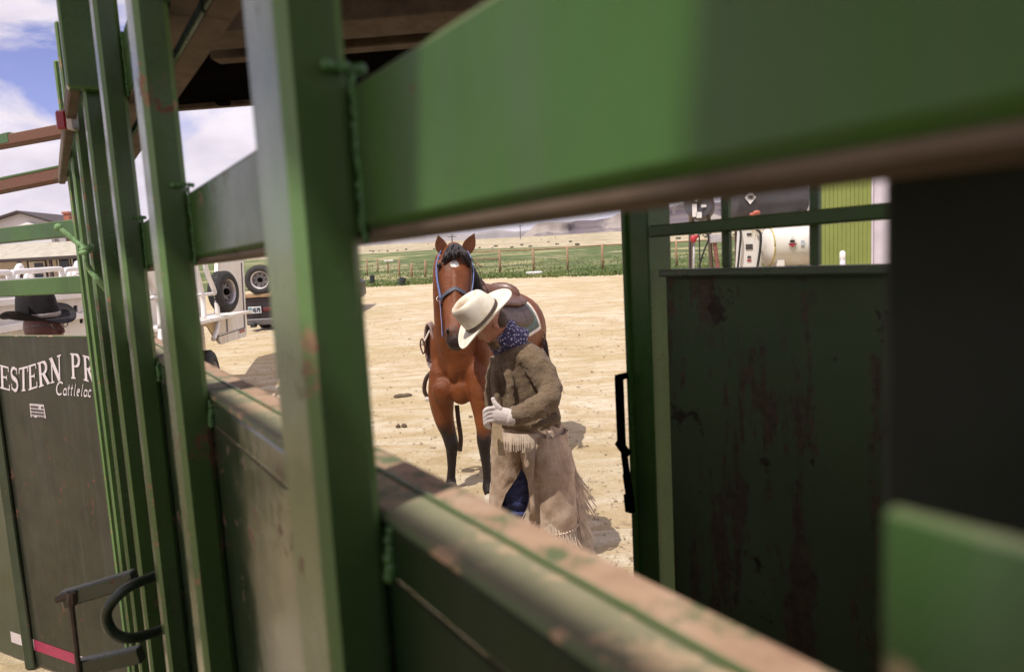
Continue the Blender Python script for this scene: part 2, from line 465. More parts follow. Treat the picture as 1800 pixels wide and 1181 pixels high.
# gravel, straw bits and clods on the yard
mb = MB()
for _ in range(9000):
    px = random.uniform(300, 1120); py = random.uniform(505, 1030)
    if random.random() < .35: py = random.uniform(505, 640)
    g0 = on_ground(px, py); s_ = random.choice((.004, .006, .008, .012, .02))*random.uniform(.7, 1.3)
    if random.random() < .02: s_ *= 2.0
    q = [Vector((random.uniform(-1, 1), random.uniform(-1, 1), random.uniform(.1, .9)))*s_ for _ in range(5)]
    mb.add([g0+v for v in q], [(0,1,2),(0,2,3),(0,3,4),(1,2,4),(0,1,4),(2,3,4)])
peb = mb.build('gravel', simple('gravel', (.32, .24, .15), .95, .5, 3, 0, wd=True), None, False, True)
tag(peb, 'scattered small stones and crumbs of earth on the tan yard', 'gravel', kind='stuff')
M_DUNG = simple('dung', (.10, .07, .045), .95, .4, 30, .5, 90)
for (px, py, ww, lab) in ((706, 697, .17, 'flat dark dried dung patch left of the horse chest'), (705, 751, .07, 'small dark dung crumb below the flat patch, left of the horse'), (1262 if False else 1045, 553, .0, '')):
    if not ww: continue
    g0 = on_ground(px, py); mb = MB()
    for k in range(5): mb.ell(g0+Vector((random.uniform(-.6, .6)*ww, random.uniform(-.25, .25)*ww, .012)), ww*random.uniform(.3, .5), ww*random.uniform(.25, .4), .03, 9, 6)
    o = mb.build('dung_pat', M_DUNG, None, True); tag(o, lab, 'dung', 'dried dung on the yard')

# ================================================================== chute
SUN_SLIT = .166-1.629*SLP; SHADE_S = 2.2  # slit and far end of the added shade sheets
dU = ray(85, 499); UV = Vector((dU.x, dU.y, 0)).normalized()
MV = Vector((UV.y, -UV.x, 0)).normalized()
def W(s, m, z): return UV*s + MV*m + Vector((0, 0, H+z))
ZU = Vector((0, 0, 1))
M_GREEN = green_paint('green_paint')
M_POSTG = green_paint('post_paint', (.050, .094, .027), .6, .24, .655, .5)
M_RAIL = green_paint('rail_paint', rough=.36, spec=.25, dull=.5)
M_SHADEPANEL = green_paint('shaded_panel_paint', (.009, .024, .006), .2, .5, .7, .2, spec=.12)  # first bay's shade put into a darker panel colour
M_GREEN_F = green_paint('green_paint_faded', (.075, .115, .066), .5, .30, .60, .55)
_unused = green_paint('green_paint_rusted', (.062, .088, .044), .7, .5, .555, .3, (.095, .050, .034))
M_EDGE_HI = green_paint('edge_highlight_paint', (.115, .20, .065), .4, .2, .62, .4, (.20, .12, .07))  # corner highlight put into a lighter edge colour, with rust chips
M_RUST = NT('rusty_steel'); _P, _N = M_RUST.world()
_n = M_RUST.noise(18, 7, .7, _P); M_RUST.col(M_RUST.ramp(_n, (.3, (.060, .040, .027)), (.5, (.105, .072, .048)), (.7, (.155, .112, .08)))).rough(.8).bump(_n, .3, .002); M_RUST = M_RUST.mat
M_BROWN = NT('bare_brown_primer'); _P, _N = M_BROWN.world()
_n = M_BROWN.noise(26, 7, .7, _P)
_c = M_BROWN.ramp(_n, (.3, (.30, .175, .115)), (.5, (.40, .255, .17)), (.72, (.47, .33, .24)))
_c = M_BROWN.mix(M_BROWN.ramp(M_BROWN.noise(30, 5, .7, _P), (.54, 0.0), (.62, .8)), _c, (.055, .12, .045))
M_BROWN.col(_c).rough(.7).bump(_n, .3, .002); M_BROWN = M_BROWN.mat
M_WELD = simple('weld_bead_paint', (.055, .145, .038), .14, .3, 60, .2, 300, .001)
M_DARK = simple('dark_steel', (.006, .005, .005), .9, .4, 12, .2)
M_DARK.node_tree.nodes['Principled BSDF'].inputs['Specular IOR Level'].default_value = 0.0
M_CAPPALE = green_paint('weathered_pale_paint', (.085, .125, .066), .7, .5, .55, .75, (.30, .20, .13), .15)

M_SHADEG = simple('shaded_green_paint', (.006, .010, .005), .95, .3, 6, .1)  # deep shade on the inner post put into a near-black colour
M_MOTT = green_paint('mottled_paint', (.034, .080, .022), .9, .5, .59, .4, (.15, .12, .07), .15)
M_PANEL = green_paint('panel_paint', (.026, .040, .022), .3, .13, .68, .3, spec=.6)
_m = NT('door_sheet_paint'); _P, _N = _m.world()
_st = _m.noise(1, 7, .68, _m.map((16, 16, 2.6), _P)); _bl = _m.noise(2.2, 5, .6, _P); _fi = _m.noise(60, 4, .7, _P)
_c = _m.ramp(_bl, (.3, (.055, .080, .034)), (.7, (.10, .14, .062)))
_k = _m.math('ADD', _st, _m.math('MULTIPLY', _bl, .35))
_k = _m.math('ADD', _k, _m.math('MULTIPLY', _m.math('SUBTRACT', _m.noise(38, 5, .7, _P), .5), .30))
_rm = _m.ramp(_k, (.71, 0.0), (.77, .9)); _c = _m.mix(_rm, _c, _m.ramp(_fi, (.3, (.050, .032, .020)), (.7, (.125, .078, .048))))
_c = _m.mix(_m.ramp(_m.noise(9, 6, .75, _P), (.62, 0.0), (.66, .9)), _c, (.035, .018, .012))
_m.col(_c).rough(.6).bump(_m.math('SUBTRACT', _m.noise(5, 3, .5, _P), _m.math('MULTIPLY', _rm, .2)), .5, .01); _m.set(Specular_IOR_Level=.25); M_GREEN_R = _m.mat
chute = empty('livestock_chute', W(.35, .15, -H), 'dark green welded steel cattle chute with posts and rails framing the view', 'chute')
def wbox(s0, s1, m0, m1, z0, z1, bev=.004, me=None, mi=0):
    return MB().box(W((s0+s1)/2, (m0+m1)/2, (z0+z1)/2), UV*((s1-s0)/2), MV*((m1-m0)/2), ZU*((z1-z0)/2), bev, mi, mi if me is None else me)
PS = [.334, .812, 1.247, 1.695, 2.15, 2.60, 3.05]
PW = .062
def weld(a, b, r, parent):
    a, b = Vector(a), Vector(b); n = max(5, int((b-a).length/(r*1.25))); mb = MB()
    for k in range(n):
        p = a.lerp(b, (k+.5)/n)+Vector((random.uniform(-1, 1), random.uniform(-1, 1), random.uniform(-.5, .5)))*r*.3
        q = r*random.uniform(.75, 1.2)
        mb.ell(p, q, q, q*1.05, 8, 6)
    return mb.build('weld_bead', M_WELD, parent, True)
for i, s in enumerate(PS):
    p = wbox(s, s+PW, .10, .1335, -H, .80, .0055, 1).build('post', [M_POSTG, M_EDGE_HI], chute)
    s_lo = PS[i-1]+PW/2 if i else -.55; s_hi = s+PW/2
    g = .0008
    # upper rail, welded to the post on its near side
    r = wbox(s_lo+g, s_hi-g, .134, .188, .0185, .090, .004).build('rail', [M_RAIL if i == 0 else M_GREEN, M_EDGE_HI], chute)
    # rust brown underside strip of the rail
    wbox(s_lo+.001, s_hi-.001, .1365, .1855, .0150, .0180, 0).build('rusty_underside', M_RUST, r)
    r3 = wbox(s_lo+g, s_hi-g, .134, .162, .284, .375, .004).build('rail', [M_GREEN, M_EDGE_HI], chute)
    wbox(s_lo+.001, s_hi-.001, .136, .160, .2805, .2835, 0).build('rusty_underside', M_RUST, r3)
    r4 = wbox(s_lo+g, s_hi-g, .172, .205, .286, .375, .004).build('rail', [M_GREEN, M_EDGE_HI], chute)
    wbox(s_lo+.001, s_hi-.001, .174, .203, .2825, .2855, 0).build('rusty_underside', M_RUST, r4)
    # ledge below the slot: pale cap in front, brown bare cap behind, painted seam between
    wbox(s_lo+g, s_hi-g, .1345, .1630, -.136, -.129, .002).build('ledge_cap', [M_CAPPALE], chute)
    wbox(s_lo+g, s_hi-g, .1352, .188, -.165, -.1365, .002).build('ledge_rail', [M_SHADEPANEL if i == 0 else M_PANEL], chute)
    wbox(s_lo+g, s_hi-g, .1660, .190, -.136, -.1315, .002).build('ledge_cap', [M_BROWN], chute)
    wbox(s_lo+g, s_hi-g, .1631, .1659, -.136, -.1285, 0).build('seam', M_GREEN, chute)
    wbox(s_lo+g, s_hi-g, .1345, .1375, -1.88, -.166, 0).build('sheet_panel', [M_PANEL if i else M_SHADEPANEL], chute)
    if i < 4:
        weld(W(s-.002, .134, .012), W(s-.002, .134, .094), .0021, chute)
        weld(W(s-.002, .134, .282), W(s-.002, .134, .378), .0021, chute)
        weld(W(s-.004, .118, .096), W(s-.002, .14, .096), .0028, chute)
        weld(W(s-.002, .133, -.165), W(s-.002, .135, -.135), .004, chute)
# header block at the fourth post and the rail behind it
wbox(1.66, 1.693, .072, .152, .385, .80, .004, 1).build('header_block', [M_GREEN, M_EDGE_HI], chute)
weld(W(1.657, .138, .39), W(1.657, .138, .78), .005, chute)
wbox(1.70, 3.3, .076, .0985, .388, .43, .003).build('header_rail', [M_RUST], chute)
# inner plate right beside the lens
wbox(-.60, .062, .115, .119, -1.2, -.046, .001).build('inner_plate', [M_MOTT], chute)
wbox(-.60, .106, .195, .245, -1.7, .36, .003).build('inner_post', [M_SHADEG], chute)

wbox(-.24, -.20, -.9, .09, -H, -.02, .004).build('shade_baffle', [M_SHADEPANEL], chute)  # added unseen panel behind the lens, darkens the lower post faces
# far wall with the barred window, seen through the slot
FWM = .90
def fpt(x, y, m=FWM):
    p = on_plane(x, y, W(0, m, 0), MV); return p
def sz(x, y, m=FWM):
    p = fpt(x, y, m); return p.dot(UV), p.z-H
def fbar(x0, x1, ya, yb, m0, m1, name, mats, ztop=None, zbot=None, bev=.003):
    s0, z0 = sz(x0, (ya+yb)/2, m0); s1, z1 = sz(x1, (ya+yb)/2, m0)
    za = sz((x0+x1)/2, ya, m0)[1] if ztop is None else ztop
    zb = sz((x0+x1)/2, yb, m0)[1] if zbot is None else zbot
    return wbox(min(s0, s1), max(s0, s1), m0, m1, min(za, zb), max(za, zb), bev, 1 if len(mats) > 1 else 0).build(name, mats, chute)
sL, _ = sz(1106, 600); sR, _ = sz(1160, 600)
ZT = sz(1330, 470)[1]; ZT2 = sz(1330, 485)[1]
fbar(1106, 1150, 370, 1181, FWM, FWM+.06, 'door_post', [M_GREEN], .52, -1.9)
wbox(sL-.006, sL+.004, FWM-.008, FWM+.05, -1.9, .52, .002).build('door_flange', [M_GREEN], chute)
wbox(-.6, sR-.002, FWM+.018, FWM+.022, -1.88, ZT2-.001, 0).build('door_sheet', [M_GREEN_R], chute)
wbox(-.6, sR-.002, FWM-.004, FWM+.03, ZT2, ZT, .003).build('door_rail', [M_GREEN_F], chute)
za = sz(1340, 378)[1]; zb = sz(1340, 403)[1]
wbox(-.6, sR+.01, FWM-.012, FWM+.012, zb, za, .003).build('window_bar', [M_GREEN], chute)
for x0 in (1267, 1421, 1600):
    s1, _ = sz(x0, 430, FWM+.013)
    wbox(s1-.015, s1, FWM+.013, FWM+.024, ZT+.0005, .50, .002, 1).build('window_bar', [M_GREEN, M_GREEN_F], chute)
wbox(-.6, sR-.002, FWM-.01, FWM+.04, .501, .56, .003).build('door_rail', [M_GREEN], chute)
# latch on the free edge of the door
mb = MB()
lz = lambda y: sz(1095, y)[1]
mq = FWM-.02
def lp(x, y, m=mq): return fpt(x, y, m)
mb.bar(lp(1088, 662), lp(1093, 790), .012, .016, .002, side=MV); mb.bar(lp(1084, 664), lp(1101, 660), .012, .012, .002, side=MV)
mb.bar(lp(1086, 775), lp(1104, 800), .012, .016, .002, side=MV); mb.bar(lp(1097, 795), lp(1102, 835), .012, .010, .002, side=MV)
mb.bar(lp(1101, 832), lp(1107, 872), .012, .014, .002, side=MV); mb.bar(lp(1105, 868), lp(1108, 900), .014, .018, .002, side=MV)
mb.build('latch', M_DARK, chute)

# overhead crossframe: plate with tubes beneath
RA = R(-5)
rx = Vector((math.cos(RA), math.sin(RA), 0)); ry = Vector((-math.sin(RA), math.cos(RA), 0))
def rbox(x0, x1, y0, y1, z0, z1, bev=.003):
    return MB().box(rx*((x0+x1)/2)+ry*((y0+y1)/2)+Vector((0, 0, H+(z0+z1)/2)), rx*((x1-x0)/2), ry*((y1-y0)/2), ZU*((z1-z0)/2), bev)
_q = [rx*x_+ry*y_+Vector((0, 0, H+.462)) for x_, y_ in ((-.49, .95), (1.3, .95), (1.3, 1.86), (-1.22, 1.86))]
MB().add(_q+[p_+Vector((0, 0, .012)) for p_ in _q], [(0, 1, 2, 3), (7, 6, 5, 4), (0, 4, 5, 1), (1, 5, 6, 2), (2, 6, 7, 3), (3, 7, 4, 0)]).build('overhead_plate', [M_DARK], chute)
rbox(-1.22, 1.3, 1.861, 1.885, .450, .50).build('overhead_lip', [M_RUST], chute)
rbox(-.70, 1.25, 1.20, 1.30, .415, .461).build('overhead_tube', [M_RUST], chute)
rbox(-.70, 1.25, 1.395, 1.435, .43, .461).build('overhead_tube', [M_RUST], chute)
p = at(393, 190, 1.87); MB().abox(p.x-.016, p.x+.016, p.y-.014, p.y+.014, H+.438, H+.4505, .003).build('bolt', M_DARK, chute)

# added roof above the frame, unseen: shades the near wall, slit lights the ledge
M_TIN = simple('shade_tin', (.25, .25, .24), .5, .25, 3, .1)
roof = empty('roof', W(-1.9, -.6, -H)); tag(roof, kind='structure')
NS0, NS1, NM = .126-.252, .275-.252, SUN_SLIT+.10  # notch shaped to drop a sun patch on the upper rail
wbox(-.75, NS0, SUN_SLIT+.024, 1.25, 1.50, 1.512, 0).build('shade_sheet', [M_TIN], roof)
wbox(NS0+.001, NS1-.001, NM, 1.25, 1.50, 1.512, 0).build('shade_sheet', [M_TIN], roof)
wbox(NS1, SHADE_S, SUN_SLIT+.024, 1.25, 1.50, 1.512, 0).build('shade_sheet', [M_TIN], roof)
wbox(-.75, SHADE_S, -2.3, SUN_SLIT-.024, 1.50, 1.512, 0).build('shade_sheet', [M_TIN], roof)
wbox(-1.5, -1.46, -2.3, 1.6, -H, -.30, 0).build('shade_wall', [M_GREEN], roof)  # added unseen wall, cuts light reaching the posts from behind
for mm in (-2.1, -.8, 1.1): wbox(-.72, -.64, mm, mm+.1, -H, 1.499, .004).build('shade_post', [M_GREEN], roof)
for ss in (-.70, -.3): wbox(ss, ss+.08, -2.25, .65, 1.40, 1.498, .004).build('shade_beam', [M_GREEN], roof)

# ------------------------------------------------------------------ lettered gate swung away at the far end
gp = at(165, 600, 2.95); GD = Vector((-.891, .454, 0)).normalized(); GN = Vector((GD.y, -GD.x, 0)).normalized()
if GN.dot(CAMP-gp) < 0: GN = -GN
def G(x, y, off=0): return on_plane(x, y, gp+GN*off, GN)
gate = empty('lettered_gate', Vector((G(80, 900).x, G(80, 900).y, 0)), 'grey green steel gate with white curved lettering, lower left corner', 'gate')
def gbar(pa, pb, hh, thick, name, mats, off=0):
    a = G(*pa, off); b = G(*pb, off); return MB().bar(a, b, thick, hh, .004, side=GN).build(name, mats, gate)
M_RUST2 = green_paint('rusted_rail_paint', (.05, .07, .03), .5, .5, .40, .2, (.10, .045, .03))
M_SHEET = green_paint('gate_sheet_paint', (.019, .021, .013), .45, .34, .66, .3)
tl = G(-14, 592); tr = G(230, 592); 
mb = MB(); zt = G(80, 592).z
c = (tl+tr)/2; c.z = (zt+.02)/2
mb.box(c, GD*((tr-tl).length/2), GN*.004, ZU*((zt-.02)/2), .001); mb.build('sheet_panel', [M_SHEET], gate)
mb = MB(); c2 = c.copy(); c2.z = zt+.003; mb.box(c2-GN*.004, GD*((tr-tl).length/2), GN*.010, ZU*.003, .001); mb.build('top_edge', [M_CAPPALE], gate)
gbar((-60, 511), (235, 495), .075, .05, 'rail', [M_GREEN])
gbar((-60, 422), (235, 390), .068, .05, 'rail', [M_GREEN])
gbar((-60, 342), (200, 288), .050, .06, 'rail', [M_RUST2])
gbar((-60, 263), (200, 214), .045, .06, 'rail', [M_RUST2], .002)
gbar((-60, 264), (28, 243), .046, .064, 'rail_sleeve', [M_GREEN], .002)
gbar((-60, 330), (200, 277), .012, .066, 'rail_sleeve', [M_GREEN], .0)
pe = G(-14, 592); MB().abox(pe.x-.05, pe.x-.001, pe.y-.02, pe.y+.03, 0.0, H+.75, .005).build('post', [M_PANEL], gate)
_a = G(-14, 592)+GD*.06; MB().box(Vector((_a.x+GD.x*.8, _a.y+GD.y*.8, (zt-.1)/2)), GD*.8, GN*.004, ZU*((zt-.14)/2), .001).build('side_panel', [M_PANEL], gate)
# lettering: stroke glyphs with thick stems, thin bars and serifs in a unit cell
def stroke(pts, ws):
    polys = []
    for k in range(len(pts)-1):
        a = Vector((*pts[k], 0)); b = Vector((*pts[k+1], 0)); d = (b-a)
        if d.length < 1e-6: continue
        nn = Vector((-d.y, d.x, 0)).normalized(); wa = ws[k] if isinstance(ws, list) else ws; wb = ws[k+1] if isinstance(ws, list) else ws
        polys.append([a-nn*wa, b-nn*wb, b+nn*wb, a+nn*wa])
        e = d.normalized()*(.15*wb)
    return polys
def serif_stem(x, w_=.11, y0=0, y1=1): return stroke([(x, y0), (x, y1)], w_)+stroke([(x-w_*2, y0+.025), (x+w_*2, y0+.025)], .03)+stroke([(x-w_*2, y1-.025), (x+w_*2, y1-.025)], .03)
def arc(cx, cy, rx_, ry_, a0, a1, n=12): return [(cx+rx_*math.cos(R(a0+(a1-a0)*k/n)), cy+ry_*math.sin(R(a0+(a1-a0)*k/n))) for k in range(n+1)]
def bow(n, lo=.04, hi=.10): return [lo+(hi-lo)*math.sin(math.pi*k/(n-1)) for k in range(n)]
GL = {}
GL['E'] = serif_stem(.24)+stroke([(.24, .965), (.92, .965)], .035)+stroke([(.24, .52), (.7, .52)], .035)+stroke([(.24, .035), (.95, .035)], .035)+stroke([(.9, .99), (.9, .78)], .035)+stroke([(.94, .01), (.94, .25)], .035)+stroke([(.7, .42), (.7, .62)], .03)
GL['T'] = serif_stem(.5, .11, 0, .98)+stroke([(.02, .96), (.98, .96)], .04)+stroke([(.03, .98), (.03, .76)], .035)+stroke([(.97, .98), (.97, .76)], .035)
sp = arc(.5, .75, .34, .22, 40, 235, 14)+arc(.5, .26, .36, .24, 55, -145, 14)
GL['S'] = stroke(sp, [.035+.07*math.sin(math.pi*k/(len(sp)-1)) for k in range(len(sp))])+stroke([(.80, .98), (.80, .72)], .03)+stroke([(.14, .02), (.14, .3)], .03)
pb_ = [(.24, .965)]+arc(.5, .73, .34, .235, 90, -90, 12)+[(.24, .495)]
GL['P'] = serif_stem(.24)+stroke(pb_, [.03]+bow(13, .035, .11)+[.03])
GL['R'] = GL['P']+stroke([(.5, .5), (.9, .03)], .095)+stroke([(.85, .025), (1.05, .025)], .03)
GL['N'] = stroke([(.16, 0), (.16, .97)], .05)+stroke([(.12, .97), (.84, .02)], .11)+stroke([(.84, .0), (.84, .97)], .05)+stroke([(.0, .025), (.34, .025)], .03)+stroke([(.66, .975), (1.0, .975)], .03)+stroke([(-.04, .975), (.2, .975)], .03)
GL['W'] = stroke([(.05, .97), (.3, .02)], .10)+stroke([(.3, .02), (.5, .9)], .05)+stroke([(.48, .97), (.72, .02)], .10)+stroke([(.72, .02), (.95, .97)], .05)
M_LET = simple('letter_vinyl', (.62, .55, .57), .55, .12, 40, .1)
def glyph(name, ch, quad, off=.0062):
    (bl, br, tl_, tr_) = quad; mb = MB(); z = 0
    for q, pol in enumerate(GL[ch]):
        vs = []
        for p in pol:
            u_, v_ = p.x, p.y
            x = (bl[0]*(1-u_)+br[0]*u_)*(1-v_)+(tl_[0]*(1-u_)+tr_[0]*u_)*v_
            y = (bl[1]*(1-u_)+br[1]*u_)*(1-v_)+(tl_[1]*(1-u_)+tr_[1]*u_)*v_
            vs.append(G(x, y, off+.00012*q))
        mb.add(vs, [(0, 1, 2, 3)])
    o = mb.build(name, M_LET, gate); return o
for ch, q in (('W', ((-24, 682), (-2, 684), (-25, 640), (-3, 641))),
              ('E', ((0, 682), (18, 687), (-1, 641), (16, 645))), ('S', ((19, 686), (33, 688), (17, 645), (32, 646))),
              ('T', ((34, 688), (49, 686), (33, 647), (49, 643))), ('E', ((50, 686), (66, 681), (49, 643), (64, 638))),
              ('R', ((68, 681), (87, 674), (65, 638), (83, 632))), ('N', ((89, 674), (108, 668), (87, 630), (107, 623))),
              ('P', ((125, 665), (142, 666), (123, 621), (142, 622))), ('R', ((147, 668), (166, 674), (145, 624), (162, 628)))):
    glyph('letter', ch, q)
# script word below
SG = {'C': [arc(.55, .5, .45, .5, 50, 310, 14)], 'a': [arc(.45, .25, .35, .25, 20, 380, 12), [(.8, .5), (.78, .1), (.95, 0)]],
      't': [[(.4, .85), (.35, .1), (.6, 0)], [(.1, .55), (.7, .58)]], 'l': [[(.45, .95), (.35, .1), (.6, 0)]],
      'i': [[(.4, .5), (.36, .08), (.6, 0)], [(.46, .72), (.45, .8)]], 'e': [[(.2, .28), (.75, .34)]+arc(.47, .27, .3, .25, 15, 300, 12)], 'c': [arc(.5, .25, .35, .26, 50, 310, 12)]}
def script(word, x0, x1, y0, y1, hh, slant):
    wd_ = [1.5 if c_ == 'C' else (.62 if c_ in 'tli' else .85) for c_ in word]; tot = sum(wd_); x = 0
    for c_, w1 in zip(word, wd_):
        mb = MB()
        for q, pl in enumerate(SG[c_]):
            for pol in stroke(pl, .07):
                vs = []
                for p in pol:
                    t = (x+p.x*w1)/tot; yb = y0+(y1-y0)*t
                    vs.append(G(x0+(x1-x0)*t+p.y*hh*slant, yb-p.y*hh, .0064))
                mb.add(vs, [(0, 1, 2, 3)])
        mb.build('letter', M_LET, gate); x += w1
script('Cattlelac', 97, 161, 693, 697, 22, .12)
M_DECAL = simple('decal_white', (.50, .44, .45), .5, .15, 60, 0)
M_INK = simple('decal_ink', (.06, .05, .05), .6, .3, 60, 0)
def gquad(name, pts, mat_, off, parent=gate):
    a = [G(x, y, off) for x, y in pts]; b = [G(x, y, off+.0012) for x, y in pts]
    return MB().add(a+b, [(3, 2, 1, 0), (4, 5, 6, 7), (0, 1, 5, 4), (1, 2, 6, 5), (2, 3, 7, 6), (3, 0, 4, 7)]).build(name, mat_, parent)
st = gquad('sticker', [(52, 709), (77, 711), (81, 735), (54, 733)], M_DECAL, .0045)
for k in range(4):
    y = 712.5+k*6; x = 53.5+k*.6
    for j in range(5):
        if random.random() < .9: gquad('print', [(x+j*4.6, y+j*.45), (x+j*4.6+3.8, y+.4+j*.45), (x+j*4.6+3.9, y+3.8+j*.45), (x+j*4.6+.1, y+3.4+j*.45)], M_INK, .0066, st)
M_REFR = simple('reflector_red', (.30, .018, .07), .35, .2, 60, .1)
M_REFW = simple('reflector_white', (.55, .48, .48), .35, .15, 60, .1)
for k, (xa, xb, ml) in enumerate(((18, 59, M_REFW), (59.6, 134, M_REFR), (134.6, 176, M_REFW))):
    f = lambda x: 1110+(x-22)*.352
    gquad('reflective_strip', [(xa, f(xa)), (xb, f(xb)), (xb+2, f(xb)+19), (xa+2, f(xa)+19)], ml, .0045)

# latch bracket and D handle on the near bars (part of the chute)
LB = 1.22
def lat(x, y, d=0): return at(x, y, LB-d)
mb = MB(); mb.bar(lat(112, 1052), lat(240, 1014), .021, .030, .003).build('latch_arm', [M_PANEL], chute)
mb = MB(); mb.bar(lat(140, 1172), lat(250, 1148), .021, .030, .003).build('latch_arm', [M_PANEL], chute)
mb = MB(); mb.cyl(lat(100, 1053, .01), lat(128, 1045, .01), .007, 8); mb.cyl(lat(126, 1040, .012), lat(126, 1062, .012), .009, 8); mb.build('pin', [M_RUST], chute)
mb = MB(); mb.cyl(lat(124, 1050, .012), lat(140, 1190, .012), .005, 8); mb.build('latch_rod', [M_RUST], chute)
hp = smoothpath([lat(283, 1008, -.03), lat(262, 1016, .0), lat(225, 1032, .03), lat(195, 1060, .04), lat(187, 1085, .04), lat(200, 1112, .04), lat(228, 1121, .03), lat(265, 1113, .0), lat(288, 1104, -.03)], 5)
MB().tube(hp, .0095, 12).build('handle', [green_paint('handle_paint', (.022, .035, .02), .3, .3, .68, .2)], chute, True)
# tail lamp on the header
tl_ = at(113, 212, 1.72)
mb = MB(); mb.abox(tl_.x-.015, tl_.x+.010, tl_.y-.012, tl_.y+.012, tl_.z-.022, tl_.z+.022, .004)
lamp = mb.build('tail_lamp', NT('red_lens').col((.28, .005, .012)).rough(.15).mat, chute)
MB().abox(tl_.x+.0105, tl_.x+.028, tl_.y-.013, tl_.y+.013, tl_.z-.024, tl_.z+.024, .003).build('lamp_base', simple('lamp_white', (.5, .45, .45), .4), lamp)
# green rope tied round the bars
M_ROPE = NT('rope'); _v = M_ROPE.noise(1, 2, .5, M_ROPE.map((300, 300, 60)))
M_ROPE.col(M_ROPE.ramp(_v, (.35, (.13, .25, .10)), (.65, (.26, .42, .20)))).rough(.8).bump(_v, .5, .003); M_ROPE = M_ROPE.mat
RY = 1.72
rope = MB(); rope.tube(smoothpath([at(102, 400, RY), at(116, 410, RY), at(132, 424, RY), at(150, 437, RY-.01), at(151, 455, RY-.01), at(158, 474, RY), at(172, 492, RY), at(186, 509, RY+.02)], 5), .0065, 8)
for k, (a, b) in enumerate((((143, 438), (161, 432)), ((143, 444), (161, 439)))): rope.tube(smoothpath([at(*a, RY), at((a[0]+b[0])/2, (a[1]+b[1])/2+1, RY-.018), at(*b, RY)], 4), .0065, 8)
rope.ell(at(103, 400, RY), .010, .009, .010, 8, 6)
rp = rope.build('rope', M_ROPE, None, True); tag(rp, 'pale green rope knotted around the narrow green bars at left', 'rope')
# ================================================================== horse
HA = R(23)
HO = Vector((-.48, 5.55, 0)); HB = Vector((math.sin(HA), math.cos(HA), 0)); HL = Vector((math.cos(HA), -math.sin(HA), 0))
def hb(b, l, z): return HO + HB*b + HL*l + Vector((0, 0, z))
BODY = [(-.02, 1.10, .09, .16), (.05, 1.09, .19, .27), (.14, 1.10, .25, .34), (.28, 1.13, .275, .40), (.45, 1.16, .285, .425), (.62, 1.16, .295, .415), (.85, 1.16, .31, .38), (1.1, 1.19, .31, .36), (1.32, 1.23, .30, .355), (1.5, 1.21, .26, .33), (1.62, 1.18, .19, .26), (1.70, 1.16, .10, .14)]
def bodyring(b):
    for (a, c) in zip(BODY, BODY[1:]):
        if a[0] <= b <= c[0]:
            t = (b-a[0])/(c[0]-a[0]); return [a[k]+(c[k]-a[k])*t for k in range(4)]
    return BODY[-1] if b > 1 else BODY[0]
mb = MB()
mb.loft([ering(hb(b, 0, z), HL*rx_, Vector((0, 0, rz_)), 24) for (b, z, rx_, rz_) in BODY])
# neck: rings lying across the neck axis
NECK = [((.30, .0, 1.08), .262, .34, 35), ((.20, .0, 1.24), .235, .33, 40), ((.11, .0, 1.40), .19, .28, 42), ((.02, .01, 1.57), .148, .225, 38), ((-.06, .025, 1.75), .115, .175, 30), ((-.11, .04, 1.90), .095, .125, 20), ((-.12, .045, 1.98), .07, .08, 10)]
rings = []
for (p, rl, rf, tilt) in NECK:
    v = HB*math.cos(R(tilt)) + Vector((0, 0, math.sin(R(tilt))))
    rings.append(ering(hb(*p), HL*rl, v*rf, 20))
mb.loft(rings)
# head
PO = at(798, 440, 5.30); MU = at(803, 606, 4.84)
HAX = (MU-PO).normalized(); HS = Vector((1, .10, 0)); HS = (HS-HAX*HS.dot(HAX)).normalized(); HF = HAX.cross(HS).normalized()
if HF.y > 0: HF = -HF
HLEN = (MU-PO).length
HEAD = [(-.05, .055, .06, .0), (.03, .092, .09, -.01), (.13, .122, .115, -.015), (.24, .132, .128, -.025), (.36, .124, .132, -.035), (.50, .104, .118, -.03), (.64, .090, .098, -.02), (.78, .082, .086, -.01), (.90, .084, .080, -.008), (.98, .074, .068, -.012), (1.03, .045, .040, -.015)]
def headp(t, ang, infl=0.0):
    for a, c in zip(HEAD, HEAD[1:]):
        if a[0] <= t <= c[0]:
            q = (t-a[0])/(c[0]-a[0]); k = [a[i]+(c[i]-a[i])*q for i in range(4)]; break
    c_ = PO+HAX*(HLEN*t)+HF*k[3]
    return c_ + HS*(k[1]+infl)*math.cos(ang) + HF*(k[2]+infl)*math.sin(ang)
mb.loft([[headp(t, 2*math.pi*k/20) for k in range(20)] for (t, *_r) in HEAD])
for sg in (-1, 1):
    mb.ell(PO+HAX*.19*HLEN+HS*.104*sg+HF*.045, .030, .034, .040, 10, 8)            # brow over the eye
    mb.ell(PO+HAX*.38*HLEN+HS*.075*sg-HF*.07, .055, .085, .10, 12, 8)              # cheek
    mb.ell(PO+HAX*.90*HLEN+HS*.052*sg+HF*.035, .028, .03, .04, 10, 8)              # nostril wing
mb.ell(PO+HAX*.97*HLEN-HF*.035, .045, .045, .04, 10, 8)
mb.tube([PO+HAX*.30*HLEN+HF*.088, PO+HAX*.5*HLEN+HF*.072, PO+HAX*.72*HLEN+HF*.062], [.03, .03, .024], 8)
# breast muscles
for (px, rr) in ((779, .083), (811, .088)): mb.ell(at(px, 688, 5.555), rr*1.12, .062, rr*1.25, 14, 10)
mb.ell(at(796, 645, 5.53), .05, .05, .13, 10, 8)
for sg in (-1, 1): mb.ell(hb(.12, sg*.205, 1.17), .07, .11, .24, 12, 10)          # points of the shoulder
